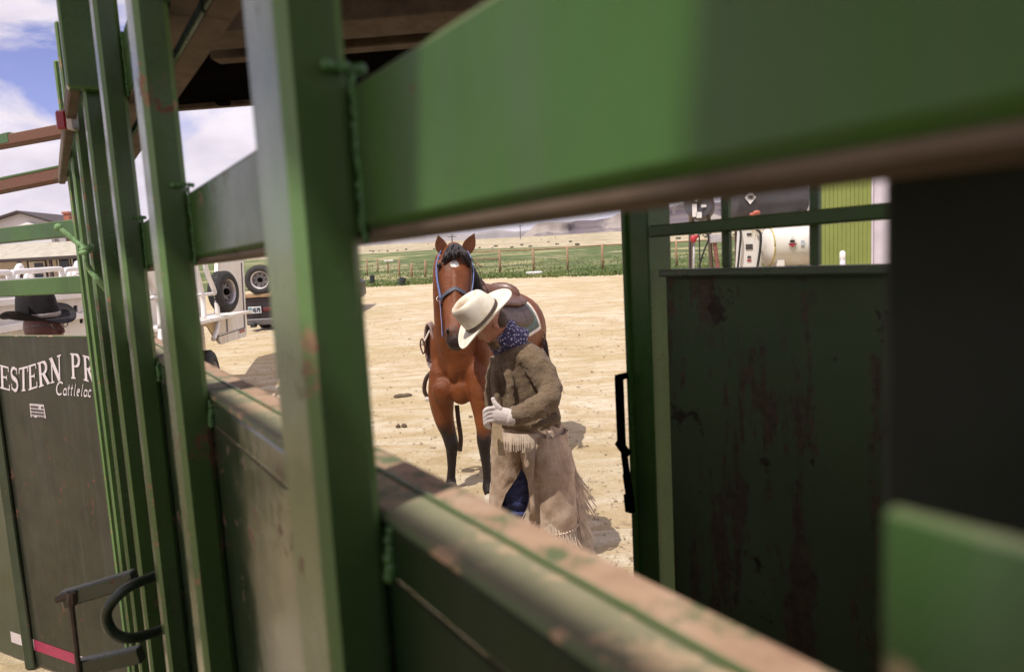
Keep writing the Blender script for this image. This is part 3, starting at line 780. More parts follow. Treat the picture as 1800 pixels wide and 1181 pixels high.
# front legs
def leg(pts, seg=14):
    P_ = [Vector(p) for p, _ in pts]; k = 5; path = smoothpath(P_, k)
    rs = []
    for i in range(len(pts)-1):
        for j in range(k): rs.append(pts[i][1]+(pts[i+1][1]-pts[i][1])*j/k)
    rs.append(pts[-1][1]); mb.tube(path, rs, seg)
f1 = on_ground(791, 872); f2 = on_ground(860, 894)
def atl(px, py, Y): return at(px, py, Y)
LEG1 = [(atl(784, 615, 5.72), .08), (atl(779, 655, 5.68), .115), (atl(776, 695, 5.66), .112), (atl(780, 733, 5.68), .085), (atl(789, 762, 5.69), .064), (atl(794, 782, 5.68), .060), (atl(794, 795, 5.70), .048), (atl(794, 820, 5.70), .037), (atl(793, 838, 5.70), .038), (atl(793, 848, 5.69), .048), (atl(792, 858, 5.66), .040)]
LEG2 = [(atl(836, 615, 5.62), .08), (atl(842, 655, 5.56), .115), (atl(847, 695, 5.51), .110), (atl(850, 730, 5.48), .082), (atl(851, 755, 5.46), .064), (atl(851, 776, 5.44), .060), (atl(852, 792, 5.46), .048), (atl(855, 820, 5.44), .037), (atl(857, 842, 5.43), .038), (atl(858, 855, 5.42), .049), (atl(860, 869, 5.38), .040)]
leg(LEG1); leg(LEG2)
HIND = []
for sg in (-1, 1):
    l = .17*sg
    pts = [(hb(1.40, l*.55, 1.22), .12), (hb(1.36, l*.85, 1.05), .165), (hb(1.35, l*1.05, .90), .15), (hb(1.42, l*1.1, .75), .105), (hb(1.55, l, .60), .065), (hb(1.60, l, .52), .058), (hb(1.58, l, .36), .042), (hb(1.57, l, .20), .042), (hb(1.55, l, .15), .048), (hb(1.51, l, .09), .040)]
    leg(pts); HIND.append(hb(1.48, l, 0))
mH = NT('bay_coat'); P, _n = mH.world(); z = mH.sep(P)[2]
nn = mH.noise(6, 5, .6, P); hair = mH.noise(1, 4, .7, mH.map((260, 260, 40), P))
c = mH.ramp(nn, (.3, (.112, .028, .007)), (.7, (.205, .060, .015)))
c = mH.mix(mH.ramp(hair, (.3, .0), (.7, .35)), c, (.13, .04, .014))
zz = mH.math('ADD', z, mH.math('MULTIPLY', mH.math('SUBTRACT', nn, .5), .22))
c = mH.mix(mH.ramp(zz, (.50, 1.0), (.62, 0.0)), c, (.014, .009, .008))
def blob(m, P, pt, r0, r1):
    d = m.n('ShaderNodeVectorMath'); d.operation = 'DISTANCE'; m.l(P, d.inputs[0]); d.inputs[1].default_value = pt
    nz = m.math('MULTIPLY', m.math('SUBTRACT', m.noise(45, 3, .6, P), .5), r0*.9)
    return m.ramp(m.math('ADD', d.outputs['Value'], nz), (r0, 1.0), (r1, 0.0))
STAR = headp(.235, math.pi/2, .0)
c = mH.mix(blob(mH, P, STAR, .026, .036), c, (.72, .68, .64))
c = mH.mix(blob(mH, P, MU+HAX*.03, .09, .17), c, (.030, .018, .014))
mH.col(c); mH.rough(.46); mH.set(Specular_IOR_Level=.3); mH.bump(mH.math('ADD', hair, mH.math('MULTIPLY', mH.noise(9, 4, .55, P), 6.0)), .35, .008)
HORSE = mb.build('horse', mH.mat, None, True, True, origin=(HO.x, HO.y, 0)); remesh(HORSE, .012, 6, .5)
tag(HORSE, 'saddled bay horse with black legs and a white star facing the camera', 'horse')
M_HOOF = simple('hoof_horn', (.10, .075, .06), .6, .4, 40, .3); M_PALEHOOF = simple('pale_hoof_horn', (.42, .36, .28), .65, .25, 40, .3)
def hoof(g, ff, mt):
    mb = MB(); fd = Vector((ff.x, ff.y, 0)).normalized(); sd_ = Vector((fd.y, -fd.x, 0)); rr = []
    for (zz_, r0, sh) in ((.0, .070, .0), (.02, .068, -.005), (.06, .057, -.02), (.085, .048, -.03), (.10, .035, -.032)):
        rr.append(ering(g+Vector((0, 0, zz_))+fd*sh, sd_*r0, fd*r0*1.12, 14))
    return mb.loft(rr).build('hoof', mt, HORSE, True)
hoof(f1, -HB, M_HOOF); hoof(f2, -HB, M_PALEHOOF)
for g in HIND: hoof(g, -HB, M_HOOF)
# ears (each a cupped leaf shape)
def ear(base, tip, wid, face):
    mb = MB(); ax_ = (tip-base).normalized(); sd_ = face.cross(ax_).normalized(); ff = ax_.cross(sd_).normalized(); rings = []
    for t in (0, .12, .3, .5, .7, .88, 1.0):
        wv = wid*(.55+1.6*t*(1-t)*1.3)*(1-t**3)+.002; dv = wid*.42*(1-t**2)+.002; rg = []
        for k in range(12):
            a = 2*math.pi*k/12; x = math.cos(a)*wv; y = math.sin(a)*dv
            if y > 0: y *= -.35*(1-abs(math.cos(a)))+.2
            rg.append(base.lerp(tip, t)+sd_*x+ff*y)
        rings.append(rg)
    return mb.loft(rings).build('ear', M_EAR, HORSE, True)
M_EAR = NT('ear_coat'); e1 = M_EAR.noise(30, 4, .6); M_EAR.col(M_EAR.ramp(e1, (.3, (.11, .035, .014)), (.7, (.17, .06, .024)))).rough(.55); M_EAR = M_EAR.mat
ear(at(779, 446, 5.30), at(770, 413, 5.27), .048, Vector((-.25, -1, 0)))
ear(at(818, 446, 5.31), at(834, 410, 5.29), .048, Vector((.25, -1, 0)))
# eyes
M_EYE = NT('eye_black').col((.010, .006, .004)).rough(.08).mat
for sg in (-1, 1):
    MB().ell(PO+HAX*.225*HLEN+HS*.112*sg+HF*.066, .020, .018, .020, 12, 8).build('eye', M_EYE, HORSE, True)
    MB().ell(PO+HAX*.905*HLEN+HS*.060*sg+HF*.058, .013, .010, .022, 10, 8).build('nostril', M_EYE, HORSE, True)
# hair: forelock, mane, tail as tapered locks
M_HAIR = NT('black_horse_hair'); hn = M_HAIR.noise(1, 3, .6, M_HAIR.map((200, 200, 20), M_HAIR.world()[0]))
M_HAIR.col(M_HAIR.ramp(hn, (.3, (.008, .006, .007)), (.7, (.035, .024, .022)))).rough(.42); M_HAIR = M_HAIR.mat
def locks(name, seeds, n, r0, parent, label=None):
    mb = MB()
    for _ in range(n):
        a, b, c_, jit = random.choice(seeds)
        j = lambda s: Vector((random.gauss(0, s), random.gauss(0, s*.6), random.gauss(0, s*.6)))
        o1 = j(jit); o2 = j(jit*1.3)
        mb.tube(smoothpath([a+o1*.7, (a+b)/2+o1, b+o1*.6+o2*.5, c_+o2*1.2], 3), [r0, r0, r0, r0*.95, r0*.9, r0*.85, r0*.75, r0*.6, r0*.4, r0*.15], 4)
    return mb.build(name, M_HAIR, parent, True)
fl = lambda px, py, d=0: at(px, py, 5.16-d)
locks('forelock', [(fl(795, 432, -.08), fl(786, 447, .04), fl(780, 461, .04), .011), (fl(800, 431, -.08), fl(802, 443, .06), fl(803, 453, .06), .012), (fl(805, 432, -.08), fl(815, 446, .04), fl(824, 462, .03), .010), (fl(798, 431, -.08), fl(793, 444, .06), fl(794, 455, .06), .012)], 200, .0055, HORSE)
ms = []
for k in range(8):
    t = k/7; b = .30-.34*t; zt_ = 1.62+.38*t
    a_ = hb(b+.12-.05*t, .0+.03*t, zt_+.03); ms.append((a_, a_+HL*.10+Vector((0, 0, -.06)), a_+HL*.16+Vector((0, 0, -.26)), .02))
locks('mane', ms, 170, .006, HORSE)
tb = hb(1.70, 0, 1.28)
locks('tail', [(tb, hb(1.80, .03, .95), hb(1.78, .05, .35), .03), (tb, hb(1.8, .0, .9), hb(1.77, -.02, .4), .035)], 120, .008, HORSE)
tw = MB()
for k in range(16):
    a = at(955+random.uniform(-4, 4), 600+random.uniform(-15, 25), 6.6); m_ = at(968+random.uniform(-4, 4), 648+random.uniform(-8, 8), 6.5); e = at(986+random.uniform(-9, 9), 684+random.uniform(-20, 14), 6.4)
    tw.tube(smoothpath([hb(1.66, .10, 1.18), a, m_, e], 4), [.004]*12+[.0012], 4)
tw.build('tail_wisp', M_HAIR, HORSE, True)

# ------------------------------------------------------------------ halter (worn by the horse)
M_BLUEW = simple('blue_webbing', (.13, .20, .46), .6, .2, 60, .3, 400, .002)
M_GREYW = simple('grey_webbing', (.055, .055, .075), .6, .3, 60, .3, 400, .002)
M_PURW = simple('lilac_webbing', (.22, .21, .38), .6, .25, 60, .3, 400, .002)
M_BRASS = simple('buckle_metal', (.30, .27, .26), .35, .2, 30, 0, metal=1)
halter = empty('halter', PO+HAX*.4, 'blue and grey webbing halter on the bay horse head', 'halter')
def band(name, pts, wid, mt, parent, nrm=None, thick=.004):
    pts = smoothpath(pts, 4); cen = PO+HAX*HLEN*.5; A = []; mb = MB(); rings = []
    for i, p in enumerate(pts):
        t = (pts[min(i+1, len(pts)-1)]-pts[max(i-1, 0)]).normalized()
        axp = PO+HAX*((p-PO).dot(HAX)); no = (p-axp).normalized() if nrm is None else Vector(nrm)
        no = (no-t*no.dot(t)).normalized(); sd_ = t.cross(no)
        rings.append([p-sd_*wid/2, p+sd_*wid/2, p+sd_*wid/2+no*thick, p-sd_*wid/2+no*thick])
    return mb.loft(rings).build(name, mt, parent)
D = math.radians
# angles: 90 = front of face, 0 = image right, 180 = image left
band('noseband', [headp(.50+.05*abs(math.cos(D(a))), D(a), .012) for a in range(-30, 211, 15)], .028, M_GREYW, halter)
band('cheek_strap', [headp(.54-.055*k, D(160-k*.5), .014) for k in range(10)], .040, M_BLUEW, halter)
band('cheek_strap', [headp(.54-.055*k, D(14+k*.5), .014) for k in range(10)], .040, M_BLUEW, halter)
band('chin_strap', [headp(.56+.03*k, D(168+k*3), .016) for k in range(12)], .036, M_PURW, halter)
band('chin_strap', [headp(.56+.03*k, D(-16-k*5), .016) for k in range(12)], .024, M_PURW, halter)
band('crown_strap', [headp(.06, D(a), .016) for a in range(180, 361, 15)], .026, M_BLUEW, halter)
for a in (162, 12):
    p = headp(.54, D(a), .02); MB().tube([p+HS*.022*math.cos(q*.5236)+HAX*.022*math.sin(q*.5236) for q in range(13)], .0045, 6).build('buckle', M_BRASS, halter, True)

# ------------------------------------------------------------------ saddle and blanket
M_LEA = simple('saddle_leather', (.115, .050, .034), .42, .35, 9, .2, 90); M_LEA2 = simple('dark_saddle_leather', (.055, .028, .020), .45, .35, 9, .2, 90)
M_BLK = simple('grey_green_blanket', (.115, .155, .135), .95, .25, 14, .6, 260, .006); M_TRIM = simple('cream_trim', (.66, .58, .52), .9, .15, 20, .5, 260, .005)
def backshell(name, b0, b1, a0f, a1f, infl, thick, mt, parent, nb=18, na=22):
    mb = MB()
    def pt(b, a, f):
        r_ = bodyring(b); return hb(b, (r_[2]+f)*math.sin(a), r_[1]+(r_[3]+f)*math.cos(a))
    for i in range(nb+1):
        b = b0+(b1-b0)*i/nb; a0 = a0f(b) if callable(a0f) else a0f; a1 = a1f(b) if callable(a1f) else a1f
        for f in (infl, infl+thick):
            for k in range(na+1): mb.v.append(pt(b, R(a0+(a1-a0)*k/na), f))
    st_ = 2*(na+1)
    for i in range(nb):
        for k in range(na):
            for o_ in (0, na+1):
                a = i*st_+o_+k; mb.f.append([a, a+1, a+st_+1, a+st_]); mb.m.append(0)
        for k in (0, na):
            a = i*st_+k; mb.f.append([a, a+st_, a+st_+na+1, a+na+1]); mb.m.append(0)
    for i in (0, nb):
        for k in range(na):
            a = i*st_+k; mb.f.append([a, a+1, a+na+2, a+na+1]); mb.m.append(0)
    return mb.build(name, mt, parent, True)
blanket = empty('saddle_blanket', hb(.85, 0, 1.6), 'grey green saddle blanket with cream trim lying on the bay horse back', 'blanket')
backshell('pad', .42, 1.13, -80, 80, .006, .018, M_BLK, blanket)
backshell('trim', 1.125, 1.16, -81, 81, .006, .022, M_TRIM, blanket)
backshell('trim', .42, 1.155, 79, 83, .008, .021, M_TRIM, blanket); backshell('trim', .42, 1.155, -83, -79, .008, .021, M_TRIM, blanket)
saddle = empty('saddle', hb(.75, 0, 1.62), 'brown leather western saddle on the grey green blanket', 'saddle')
backshell('skirt', .47, 1.04, lambda b: -62-8*math.sin((b-.47)*5), lambda b: 62+8*math.sin((b-.47)*5), .028, .014, M_LEA2, saddle)
backshell('seat', .52, 1.03, -42, 42, .046, .035, M_LEA, saddle)
mb = MB(); mb.ell(hb(1.0, 0, 1.585), .20, .055, .115, 16, 10, 0, HL, HB, ZU); mb.ell(hb(.93, 0, 1.56), .19, .10, .06, 14, 10, 0, HL, HB, ZU)
o = mb.build('cantle', M_LEA, saddle, True)
mb = MB(); mb.ell(hb(.52, 0, 1.63), .19, .07, .09, 14, 10); mb.ell(hb(.50, 0, 1.70), .08, .05, .06, 12, 8)
mb.build('fork', M_LEA, saddle, True)
mb = MB(); mb.tube([hb(.50, 0, 1.72), hb(.47, 0, 1.78), hb(.45, 0, 1.83)], [.025, .021, .022], 10); mb.ell(hb(.445, 0, 1.84), .04, .045, .013, 12, 6); mb.build('horn', M_LEA, saddle, True)
for sg in (-1, 1):
    fe = backshell('fender', .56, .76, (58 if sg > 0 else -100), (100 if sg > 0 else -58), .030, .010, M_LEA, saddle)
    c_ = hb(.60, .33*sg, .80); mb = MB()
    mb.tube(smoothpath([c_+HL*sg*0+Vector((0, 0, .10)), c_+HB*.065+Vector((0, 0, .06)), c_+HB*.075+Vector((0, 0, -.05)), c_+HB*.04+Vector((0, 0, -.085)), c_-HB*.04+Vector((0, 0, -.085)), c_-HB*.075+Vector((0, 0, -.05)), c_-HB*.065+Vector((0, 0, .06)), c_+Vector((0, 0, .10))], 4), .017, 8)
    mb.bar(c_-HB*.07+Vector((0, 0, -.078)), c_+HB*.07+Vector((0, 0, -.078)), .09, .03, .005)
    mb.build('stirrup', M_LEA2, saddle, True)
    sp_ = at(752, 690, 5.95)
for k, sg in enumerate((-1, 1)): backshell('cinch', .50+.001*k, .57, (90 if sg > 0 else -180), (180 if sg > 0 else -90), .010, .008, M_TRIM, saddle, 4, 14)
band('hanging_strap', [at(803, 712, 5.95), at(806, 740, 5.95), at(810, 770, 5.95), at(808, 793, 5.95)], .040, M_LEA2, saddle, (0, -1, 0))
# second stirrup hanging beside the chest, image left, with pale tread
c_ = at(757, 684, 5.9); mb = MB()
mb.tube(smoothpath([c_+Vector((.03, 0, .16)), c_+Vector((-.03, 0, .10)), c_+Vector((-.055, 0, .0)), c_+Vector((-.03, 0, -.06)), c_+Vector((.05, 0, -.075)), c_+Vector((.08, 0, -.02)), c_+Vector((.06, 0, .12))], 4), .018, 8); mb.build('stirrup_leather', M_LEA2, saddle, True)
MB().bar(c_+Vector((-.05, 0, -.075)), c_+Vector((.07, 0, -.105)), .10, .035, .008).build('tread', M_TRIM, saddle)
# coiled rope at the near side of the fork
M_LARIAT = NT('lariat'); v_ = M_LARIAT.n('ShaderNodeTexWave'); v_.inputs['Scale'].default_value = 55; v_.inputs['Distortion'].default_value = 2; M_LARIAT.l(M_LARIAT.co, v_.inputs[0])
M_LARIAT.col(M_LARIAT.ramp(v_.outputs['Fac'], (.3, (.10, .045, .05)), (.7, (.40, .30, .26)))).rough(.8); M_LARIAT = M_LARIAT.mat
mb = MB()
for k in range(5):
    cc = at(760-k*1.2, 600+k*2, 5.80-.02*k); rr_ = .16+.006*k
    mb.tube([cc+Vector((.030*math.cos(q*math.pi/12)*(1+.1*k), -.05*math.cos(q*math.pi/12), rr_*math.sin(q*math.pi/12))) for q in range(25)], .011, 6)
ro = mb.build('lariat', M_LARIAT, None, True); tag(ro, 'coiled maroon and cream rope hung on the saddle left of the horse neck', 'rope')
mb = MB(); mb.tube(smoothpath([at(757, 578, 5.75), at(747, 598, 5.74), at(742, 607, 5.73)], 4), .010, 6)
stp = mb.build('hobble_strap', M_TRIM, None, True); tag(stp, 'short cream strap with a brown buckle end beside the coiled rope', 'strap')
MB().tube(smoothpath([at(740, 596, 5.72), at(739, 608, 5.72), at(744, 622, 5.72), at(747, 612, 5.72), at(743, 597, 5.72), at(740, 596, 5.72)], 3), .007, 6).build('buckle', M_LEA, stp, True)

# ================================================================== cowboy in the pale hat
MY = 4.25
M_SKIN = simple('skin', (.36, .155, .10), .5, .2, 18, .15, 120)
HUP = Vector((-.64, -.36, .68)).normalized(); HFW = Vector((-.72, -.05, -.69)); HFW = (HFW-HUP*HFW.dot(HUP)).normalized(); HSD = HFW.cross(HUP).normalized()
BC = at(849, 557, 4.10)              # centre of the hat opening
HC = BC - HUP*.045 + HFW*.0
mb = MB()
mb.ell(HC, .078, .098, .105, 16, 12, 0, HSD, HFW, HUP)
mb.ell(HC+HFW*.045-HUP*.07, .052, .055, .06, 14, 10, 0, HSD, HFW, HUP)            # jaw
mb.tube([HC+HFW*.085-HUP*.005, HC+HFW*.108-HUP*.03, HC+HFW*.105-HUP*.045], [.010, .015, .012], 8)   # nose
NB = at(899, 603, 4.24)
mb.tube([HC-HFW*.02-HUP*.05, (HC+NB)/2, NB], [.062, .060, .07], 14)
# torso, arms, legs under the clothes
TOR = [(752, 931, 54, .15), (737, 929, 56, .16), (700, 922, 54, .165), (660, 916, 51, .165), (632, 914, 46, .165), (612, 909, 35, .14), (600, 902, 23, .10)]
def trings(extra, dy=0): return [ering(at(cx, y_, MY), Vector(((hw*MY/FPX)+extra, 0, 0)), Vector((0, dp+extra, 0)), 20) for (y_, cx, hw, dp) in TOR]
mb.loft(trings(-.02))
ARML = [(at(934, 626, 4.12), .084), (at(953, 656, 4.06), .080), (at(967, 684, 4.0), .072), (at(963, 704, 3.95), .068), (at(942, 717, 3.91), .062), (at(918, 727, 3.90), .055), (at(900, 733, 3.89), .049)]
ARMR = [(at(880, 632, 4.38), .068), (at(869, 670, 4.42), .062), (at(866, 705, 4.40), .056), (at(872, 735, 4.34), .048)]
mb.tube([p for p, r_ in ARML], [r_*.8 for p, r_ in ARML], 12); mb.tube([p for p, r_ in ARMR], [r_*.8 for p, r_ in ARMR], 12)
fL = on_ground(975, 1003); fR = on_ground(905, 975)
LEGL = [(at(945, 760, 4.25), .105), (at(955, 800, 4.22), .10), (at(962, 880, 4.20), .075), (at(968, 930, 4.22), .065), (fL+Vector((0, 0, .10)), .05)]
LEGR = [(at(912, 760, 4.30), .10), (at(911, 800, 4.32), .095), (at(907, 870, 4.36), .075), (at(905, 920, 4.40), .065), (fR+Vector((0, 0, .10)), .05)]
mb.tube([p for p, _ in LEGL], [r_*.9 for _, r_ in LEGL], 12); mb.tube([p for p, _ in LEGR], [r_*.9 for _, r_ in LEGR], 12)
PERS = mb.build('person', M_SKIN, None, True, True, origin=(fL+fR)/2); remesh(PERS, .010, 4)
tag(PERS, 'person in pale cowboy hat, brown sweater and fringed leather chaps bending beside the horse', 'person')
# face details
MB().ell(HC+HSD*.076*(-1 if HSD.y > 0 else 1)-HFW*.012-HUP*.022, .009, .017, .028, 10, 8, 0, HSD, HFW, HUP).build('ear', M_SKIN, PERS, True)
SS = -1 if HSD.y > 0 else 1
for sg in (-1, 1): MB().ell(HC+HSD*.032*sg+HFW*.086+HUP*.01, .012, .008, .008, 8, 6, 0, HSD, HFW, HUP).build('eye', M_EYE, PERS, True)
mb = MB()
for k in range(120):
    a = random.uniform(-1, 1); p = HC+HSD*.055*a+HFW*(.075-.03*a*a)-HUP*random.uniform(.075, .12); d_ = (HFW*.6-HUP*.7+HSD*.3*a+Vector((random.gauss(0, .2), random.gauss(0, .2), random.gauss(0, .2)))).normalized()
    mb.tube([p, p+d_*.02, p+d_*.038+Vector((0, 0, -.008))], [.004, .003, .0008], 4)
mb.build('beard', simple('sandy_beard', (.30, .19, .11), .8, .3, 60, 0), PERS)
MB().ell(HC+HFW*.083-HUP*.062, .028, .012, .006, 8, 6, 0, HSD, HFW, HUP).build('mouth', simple('lips', (.25, .08, .06), .5), PERS, True)
# sweater
M_WOOL = NT('brown_wool'); P, _n = M_WOOL.world(); k1 = M_WOOL.noise(140, 4, .75, P); k2 = M_WOOL.noise(9, 4, .6, P)
wv = M_WOOL.n('ShaderNodeTexWave'); wv.bands_direction = 'Z'; wv.inputs['Scale'].default_value = 46; wv.inputs['Distortion'].default_value = 3.5; wv.inputs['Detail'].default_value = 2; M_WOOL.l(P, wv.inputs[0])
c = M_WOOL.ramp(k1, (.3, (.085, .052, .028)), (.5, (.165, .108, .060)), (.7, (.25, .175, .105)))
c = M_WOOL.mix(M_WOOL.ramp(k2, (.35, .35), (.6, 0.0)), c, (.085, .06, .04))
M_WOOL.col(c).rough(.95); M_WOOL.bump(M_WOOL.math('ADD', k1, M_WOOL.math('MULTIPLY', wv.outputs['Fac'], .35)), .7, .008); M_WOOL.set(Sheen_Weight=.08, Sheen_Roughness=.6)
mb = MB(); mb.loft(trings(.012))
mb.tube([p for p, _ in ARML], [r_*1.06 for _, r_ in ARML], 16); mb.tube([p for p, _ in ARMR], [r_ for _, r_ in ARMR], 14)
mb.ell(at(925, 632, 4.16), .11, .10, .10, 14, 10)
# folds: raised rolls on sleeve and flank
def fold(pts, r_): mb.tube(smoothpath(pts, 4), r_, 8)
fold([at(956, 700, 3.93), at(968, 684, 3.96), at(980, 680, 4.04)], .022); fold([at(944, 706, 3.90), at(958, 694, 3.94), at(977, 690, 4.0)], .020)
fold([at(928, 718, 3.87), at(938, 706, 3.88), at(952, 702, 3.92)], .018); fold([at(905, 742, 4.08), at(930, 745, 4.04), at(960, 742, 4.04), at(980, 730, 4.08)], .026)
fold([at(890, 640, 4.10), at(897, 680, 4.05), at(900, 715, 4.05)], .022); fold([at(880, 735, 4.12), at(905, 748, 4.09), at(935, 751, 4.07)], .024)
fold([at(872, 650, 4.16), at(874, 690, 4.12), at(878, 730, 4.10)], .02)
swt = mb.build('sweater', M_WOOL.mat, PERS, True); remesh(swt, .008, 3, .5)
def wrinkle(o, sc, st, dep=2):
    tx = bpy.data.textures.new('folds', 'CLOUDS'); tx.noise_scale = sc; tx.noise_depth = dep
    d_ = o.modifiers.new('folds', 'DISPLACE'); d_.texture = tx; d_.strength = st; d_.texture_coords = 'GLOBAL'; d_.mid_level = .5
wrinkle(swt, .09, .035); wrinkle(swt, .012, .007, 1)
mb = MB(); w_ = ARML[-1][0]; dirw = (ARML[-1][0]-ARML[-2][0]).normalized()
mb.tube([w_-dirw*.03, w_-dirw*.005, w_+dirw*.012], [.051, .054, .050], 16); mb.build('cuff', M_WOOL.mat, swt, True)
MB().ell(HC-HFW*.045-HUP*.035, .074, .062, .06, 14, 10, 0, HSD, HFW, HUP).build('hair', simple('brown_hair', (.06, .035, .022), .7, .4, 60, .4, 200), PERS, True)
# bandana
M_BAND = NT('bandana'); P, _n = M_BAND.world(); vv = M_BAND.n('ShaderNodeTexVoronoi'); vv.inputs['Scale'].default_value = 62; M_BAND.l(P, vv.inputs['Vector'])
M_BAND.col(M_BAND.ramp(vv.outputs['Distance'], (.2, (.60, .56, .66)), (.3, (.10, .09, .18)), (.6, (.035, .033, .085)))).rough(.9); M_BAND.bump(M_BAND.noise(30, 4, .6, P), .5, .01)
NA = (NB-HC).normalized(); n1_ = NA.orthogonal().normalized(); n2_ = NA.cross(n1_); rings = []
for k, (t, r_) in enumerate(((.36, .074), (.45, .092), (.58, .098), (.70, .104), (.84, .112), (.98, .122), (1.1, .118))):
    cc = HC.lerp(NB, t); rings.append([cc+(n1_*math.cos(a)+n2_*math.sin(a))*(r_+.010*math.sin(3*a+k*1.7)+.006*math.sin(7*a+k)) for a in [2*math.pi*q/28 for q in range(28)]])
MB().loft(rings).build('bandana', M_BAND.mat, PERS, True)
# hat
def make_hat(C, UPd, FWd, blen, bwid, ch, mat_hat, mat_band, parent, side_curl=.085, dip=.045, seg=40, hx=.088, hy=.108):
    SDd = FWd.cross(UPd).normalized()
    def L3(x, y, z): return C+SDd*x+FWd*y+UPd*z
    rings = []
    for (sc, z) in ((.93, .0), (1.0, .004), (1.0, .03), (.97, .055), (.93, .08), (.885, .102), (.83, .115), (.74, .122)):
        rings.append((sc, z*ch/.122))
    R1 = []
    for i, (sc, z) in enumerate(rings):
        rg = []
        for k in range(seg):
            a = 2*math.pi*k/seg; x = hx*sc*math.cos(a); y = hy*sc*math.sin(a)
            pin = math.exp(-((abs(a-math.pi/2)-.62)/.32)**2) if abs(a-math.pi/2) < 1.6 else 0
            x *= 1-.20*pin*(z/ch); y *= 1-.06*pin*(z/ch)
            rg.append(L3(x, y, z*(1+.10*math.sin(a)*(z/ch))))
        R1.append(rg)
    for sc in (.56, .38, .2, .06):
        rg = []
        for k in range(seg):
            a = 2*math.pi*k/seg; x = hx*sc*math.cos(a); y = hy*sc*math.sin(a)
            zz_ = ch*(1.02+.10*math.sin(a)*sc) - .040*math.exp(-(x/.026)**2)*(1-.3*abs(y)/hy)
            rg.append(L3(x, y, zz_))
        R1.append(rg)
    mb = MB(); mb.loft(R1, True)
    # brim: two skins
    for off in (0, -.005):
        br = []
        for t in (0, .2, .4, .6, .8, .95, 1.0):
            rg = []
            for k in range(seg):
                a = 2*math.pi*k/seg; cx_, sy_ = math.cos(a), math.sin(a)
                x = (hx*.96+(bwid/2-hx*.96)*t)*cx_; y = (hy*.96+(blen/2-hy*.96)*t)*sy_
                z = side_curl*(abs(cx_)**2.2)*t**1.7 - dip*(abs(sy_)**2.5)*t**1.3*(1.0 if sy_ > 0 else .55)
                x *= 1-.16*(abs(cx_)**2)*t**2
                rg.append(L3(x, y, z+off))
            br.append(rg)
        mb.loft(br, False)
        if off == 0: top_edge = br[-1]
        else: mb.loft([top_edge, br[-1]], False)
    hat = mb.build('hat', mat_hat, parent, True)
    mb = MB(); b1 = []
    for z, g in ((.006, 1.015), (.010, 1.035), (.024, 1.03), (.028, 1.01)):
        b1.append([L3(hx*g*math.cos(2*math.pi*k/seg), hy*g*math.sin(2*math.pi*k/seg), z) for k in range(seg)])
    mb.loft(b1, False); mb.build('hat_band', mat_band, hat, True)
    return hat, L3
M_FELT = NT('pale_felt'); P, _n = M_FELT.world(); f1n = M_FELT.noise(14, 6, .65, P)
c = M_FELT.ramp(f1n, (.3, (.60, .52, .40)), (.55, (.72, .66, .55)), (.75, (.76, .71, .62)))
M_FELT.col(M_FELT.mix(blob(M_FELT, P, BC+HUP*.115+HFW*.05-HSD*SS*.0, .035, .085), c, (.34, .24, .14))).rough(.9).bump(M_FELT.noise(160, 3, .6, P), .15, .003)
hat, L3 = make_hat(BC, HUP, HFW, .45, .38, .155, M_FELT.mat, simple('dark_band', (.045, .028, .022), .5, .3, 30, .1), PERS, .030, .022, hx=.100, hy=.124)
# glove: palm, four fingers, thumb
M_GLOVE = simple('white_cotton_glove', (.56, .48, .45), .95, .15, 30, .5, 300, .004)
GY = 3.88
def gp_(px, py, d=0): return at(px, py, GY-d)
mb = MB()
mb.loft([ering(gp_(899, 733, 0), Vector((0, .040, .0)), Vector((.012, 0, .043)), 14), ering(gp_(890, 732, .005), Vector((0, .036, 0)), Vector((.008, 0, .050)), 14), ering(gp_(876, 730, .01), Vector((0, .034, 0)), Vector((.004, 0, .053)), 14), ering(gp_(866, 729, .012), Vector((0, .028, 0)), Vector((0, 0, .046)), 14)])
for k in range(4):
    y0 = 717+k*7.2; ln = (.9, 1.05, 1.0, .8)[k]
    mb.tube(smoothpath([gp_(872, y0, .02), gp_(860-2*ln, y0+1, .034), gp_(853-1.5*ln+k*.5, y0+7*ln, .034), gp_(853+k*.8, y0+14*ln, .018), gp_(859+k, y0+17*ln, .0)], 4), [.0125]*5+[.0128]*4+[.0122]*4+[.0115]*3+[.009], 8)
mb.tube(smoothpath([gp_(880, 719, .02), gp_(873, 712, .02), gp_(868, 705, .015), gp_(866, 698, .01)], 4), [.016]*4+[.0145]*4+[.013]*4+[.008], 8)
gl = mb.build('glove', M_GLOVE, PERS, True); remesh(gl, .004, 2, .4)
MB().loft([ering(gp_(899+dx, 733, 0), Vector((0, .042+e, 0)), Vector((.012, 0, .046+e)), 14) for dx, e in ((-7, 0), (-3, .004), (1, .002), (5, .004), (8, .0))]).build('glove_cuff', M_GLOVE, PERS, True)
# leather strap held in the glove
stp = MB()
rg = []
for (px, py, wv_) in ((874, 742, 8), (873, 756, 9), (875, 772, 9), (878, 788, 8.5), (881, 800, 8)):
    a = at(px-wv_, py, 3.95); b = at(px+wv_, py+1, 3.95); rg.append([a, b, b+Vector((0, .004, 0)), a+Vector((0, .004, 0))])
o = stp.loft(rg).build('leather_strap', simple('tan_strap', (.42, .31, .19), .8, .2, 20, .2), None); tag(o, 'tan leather strap hanging from the white glove', 'strap')

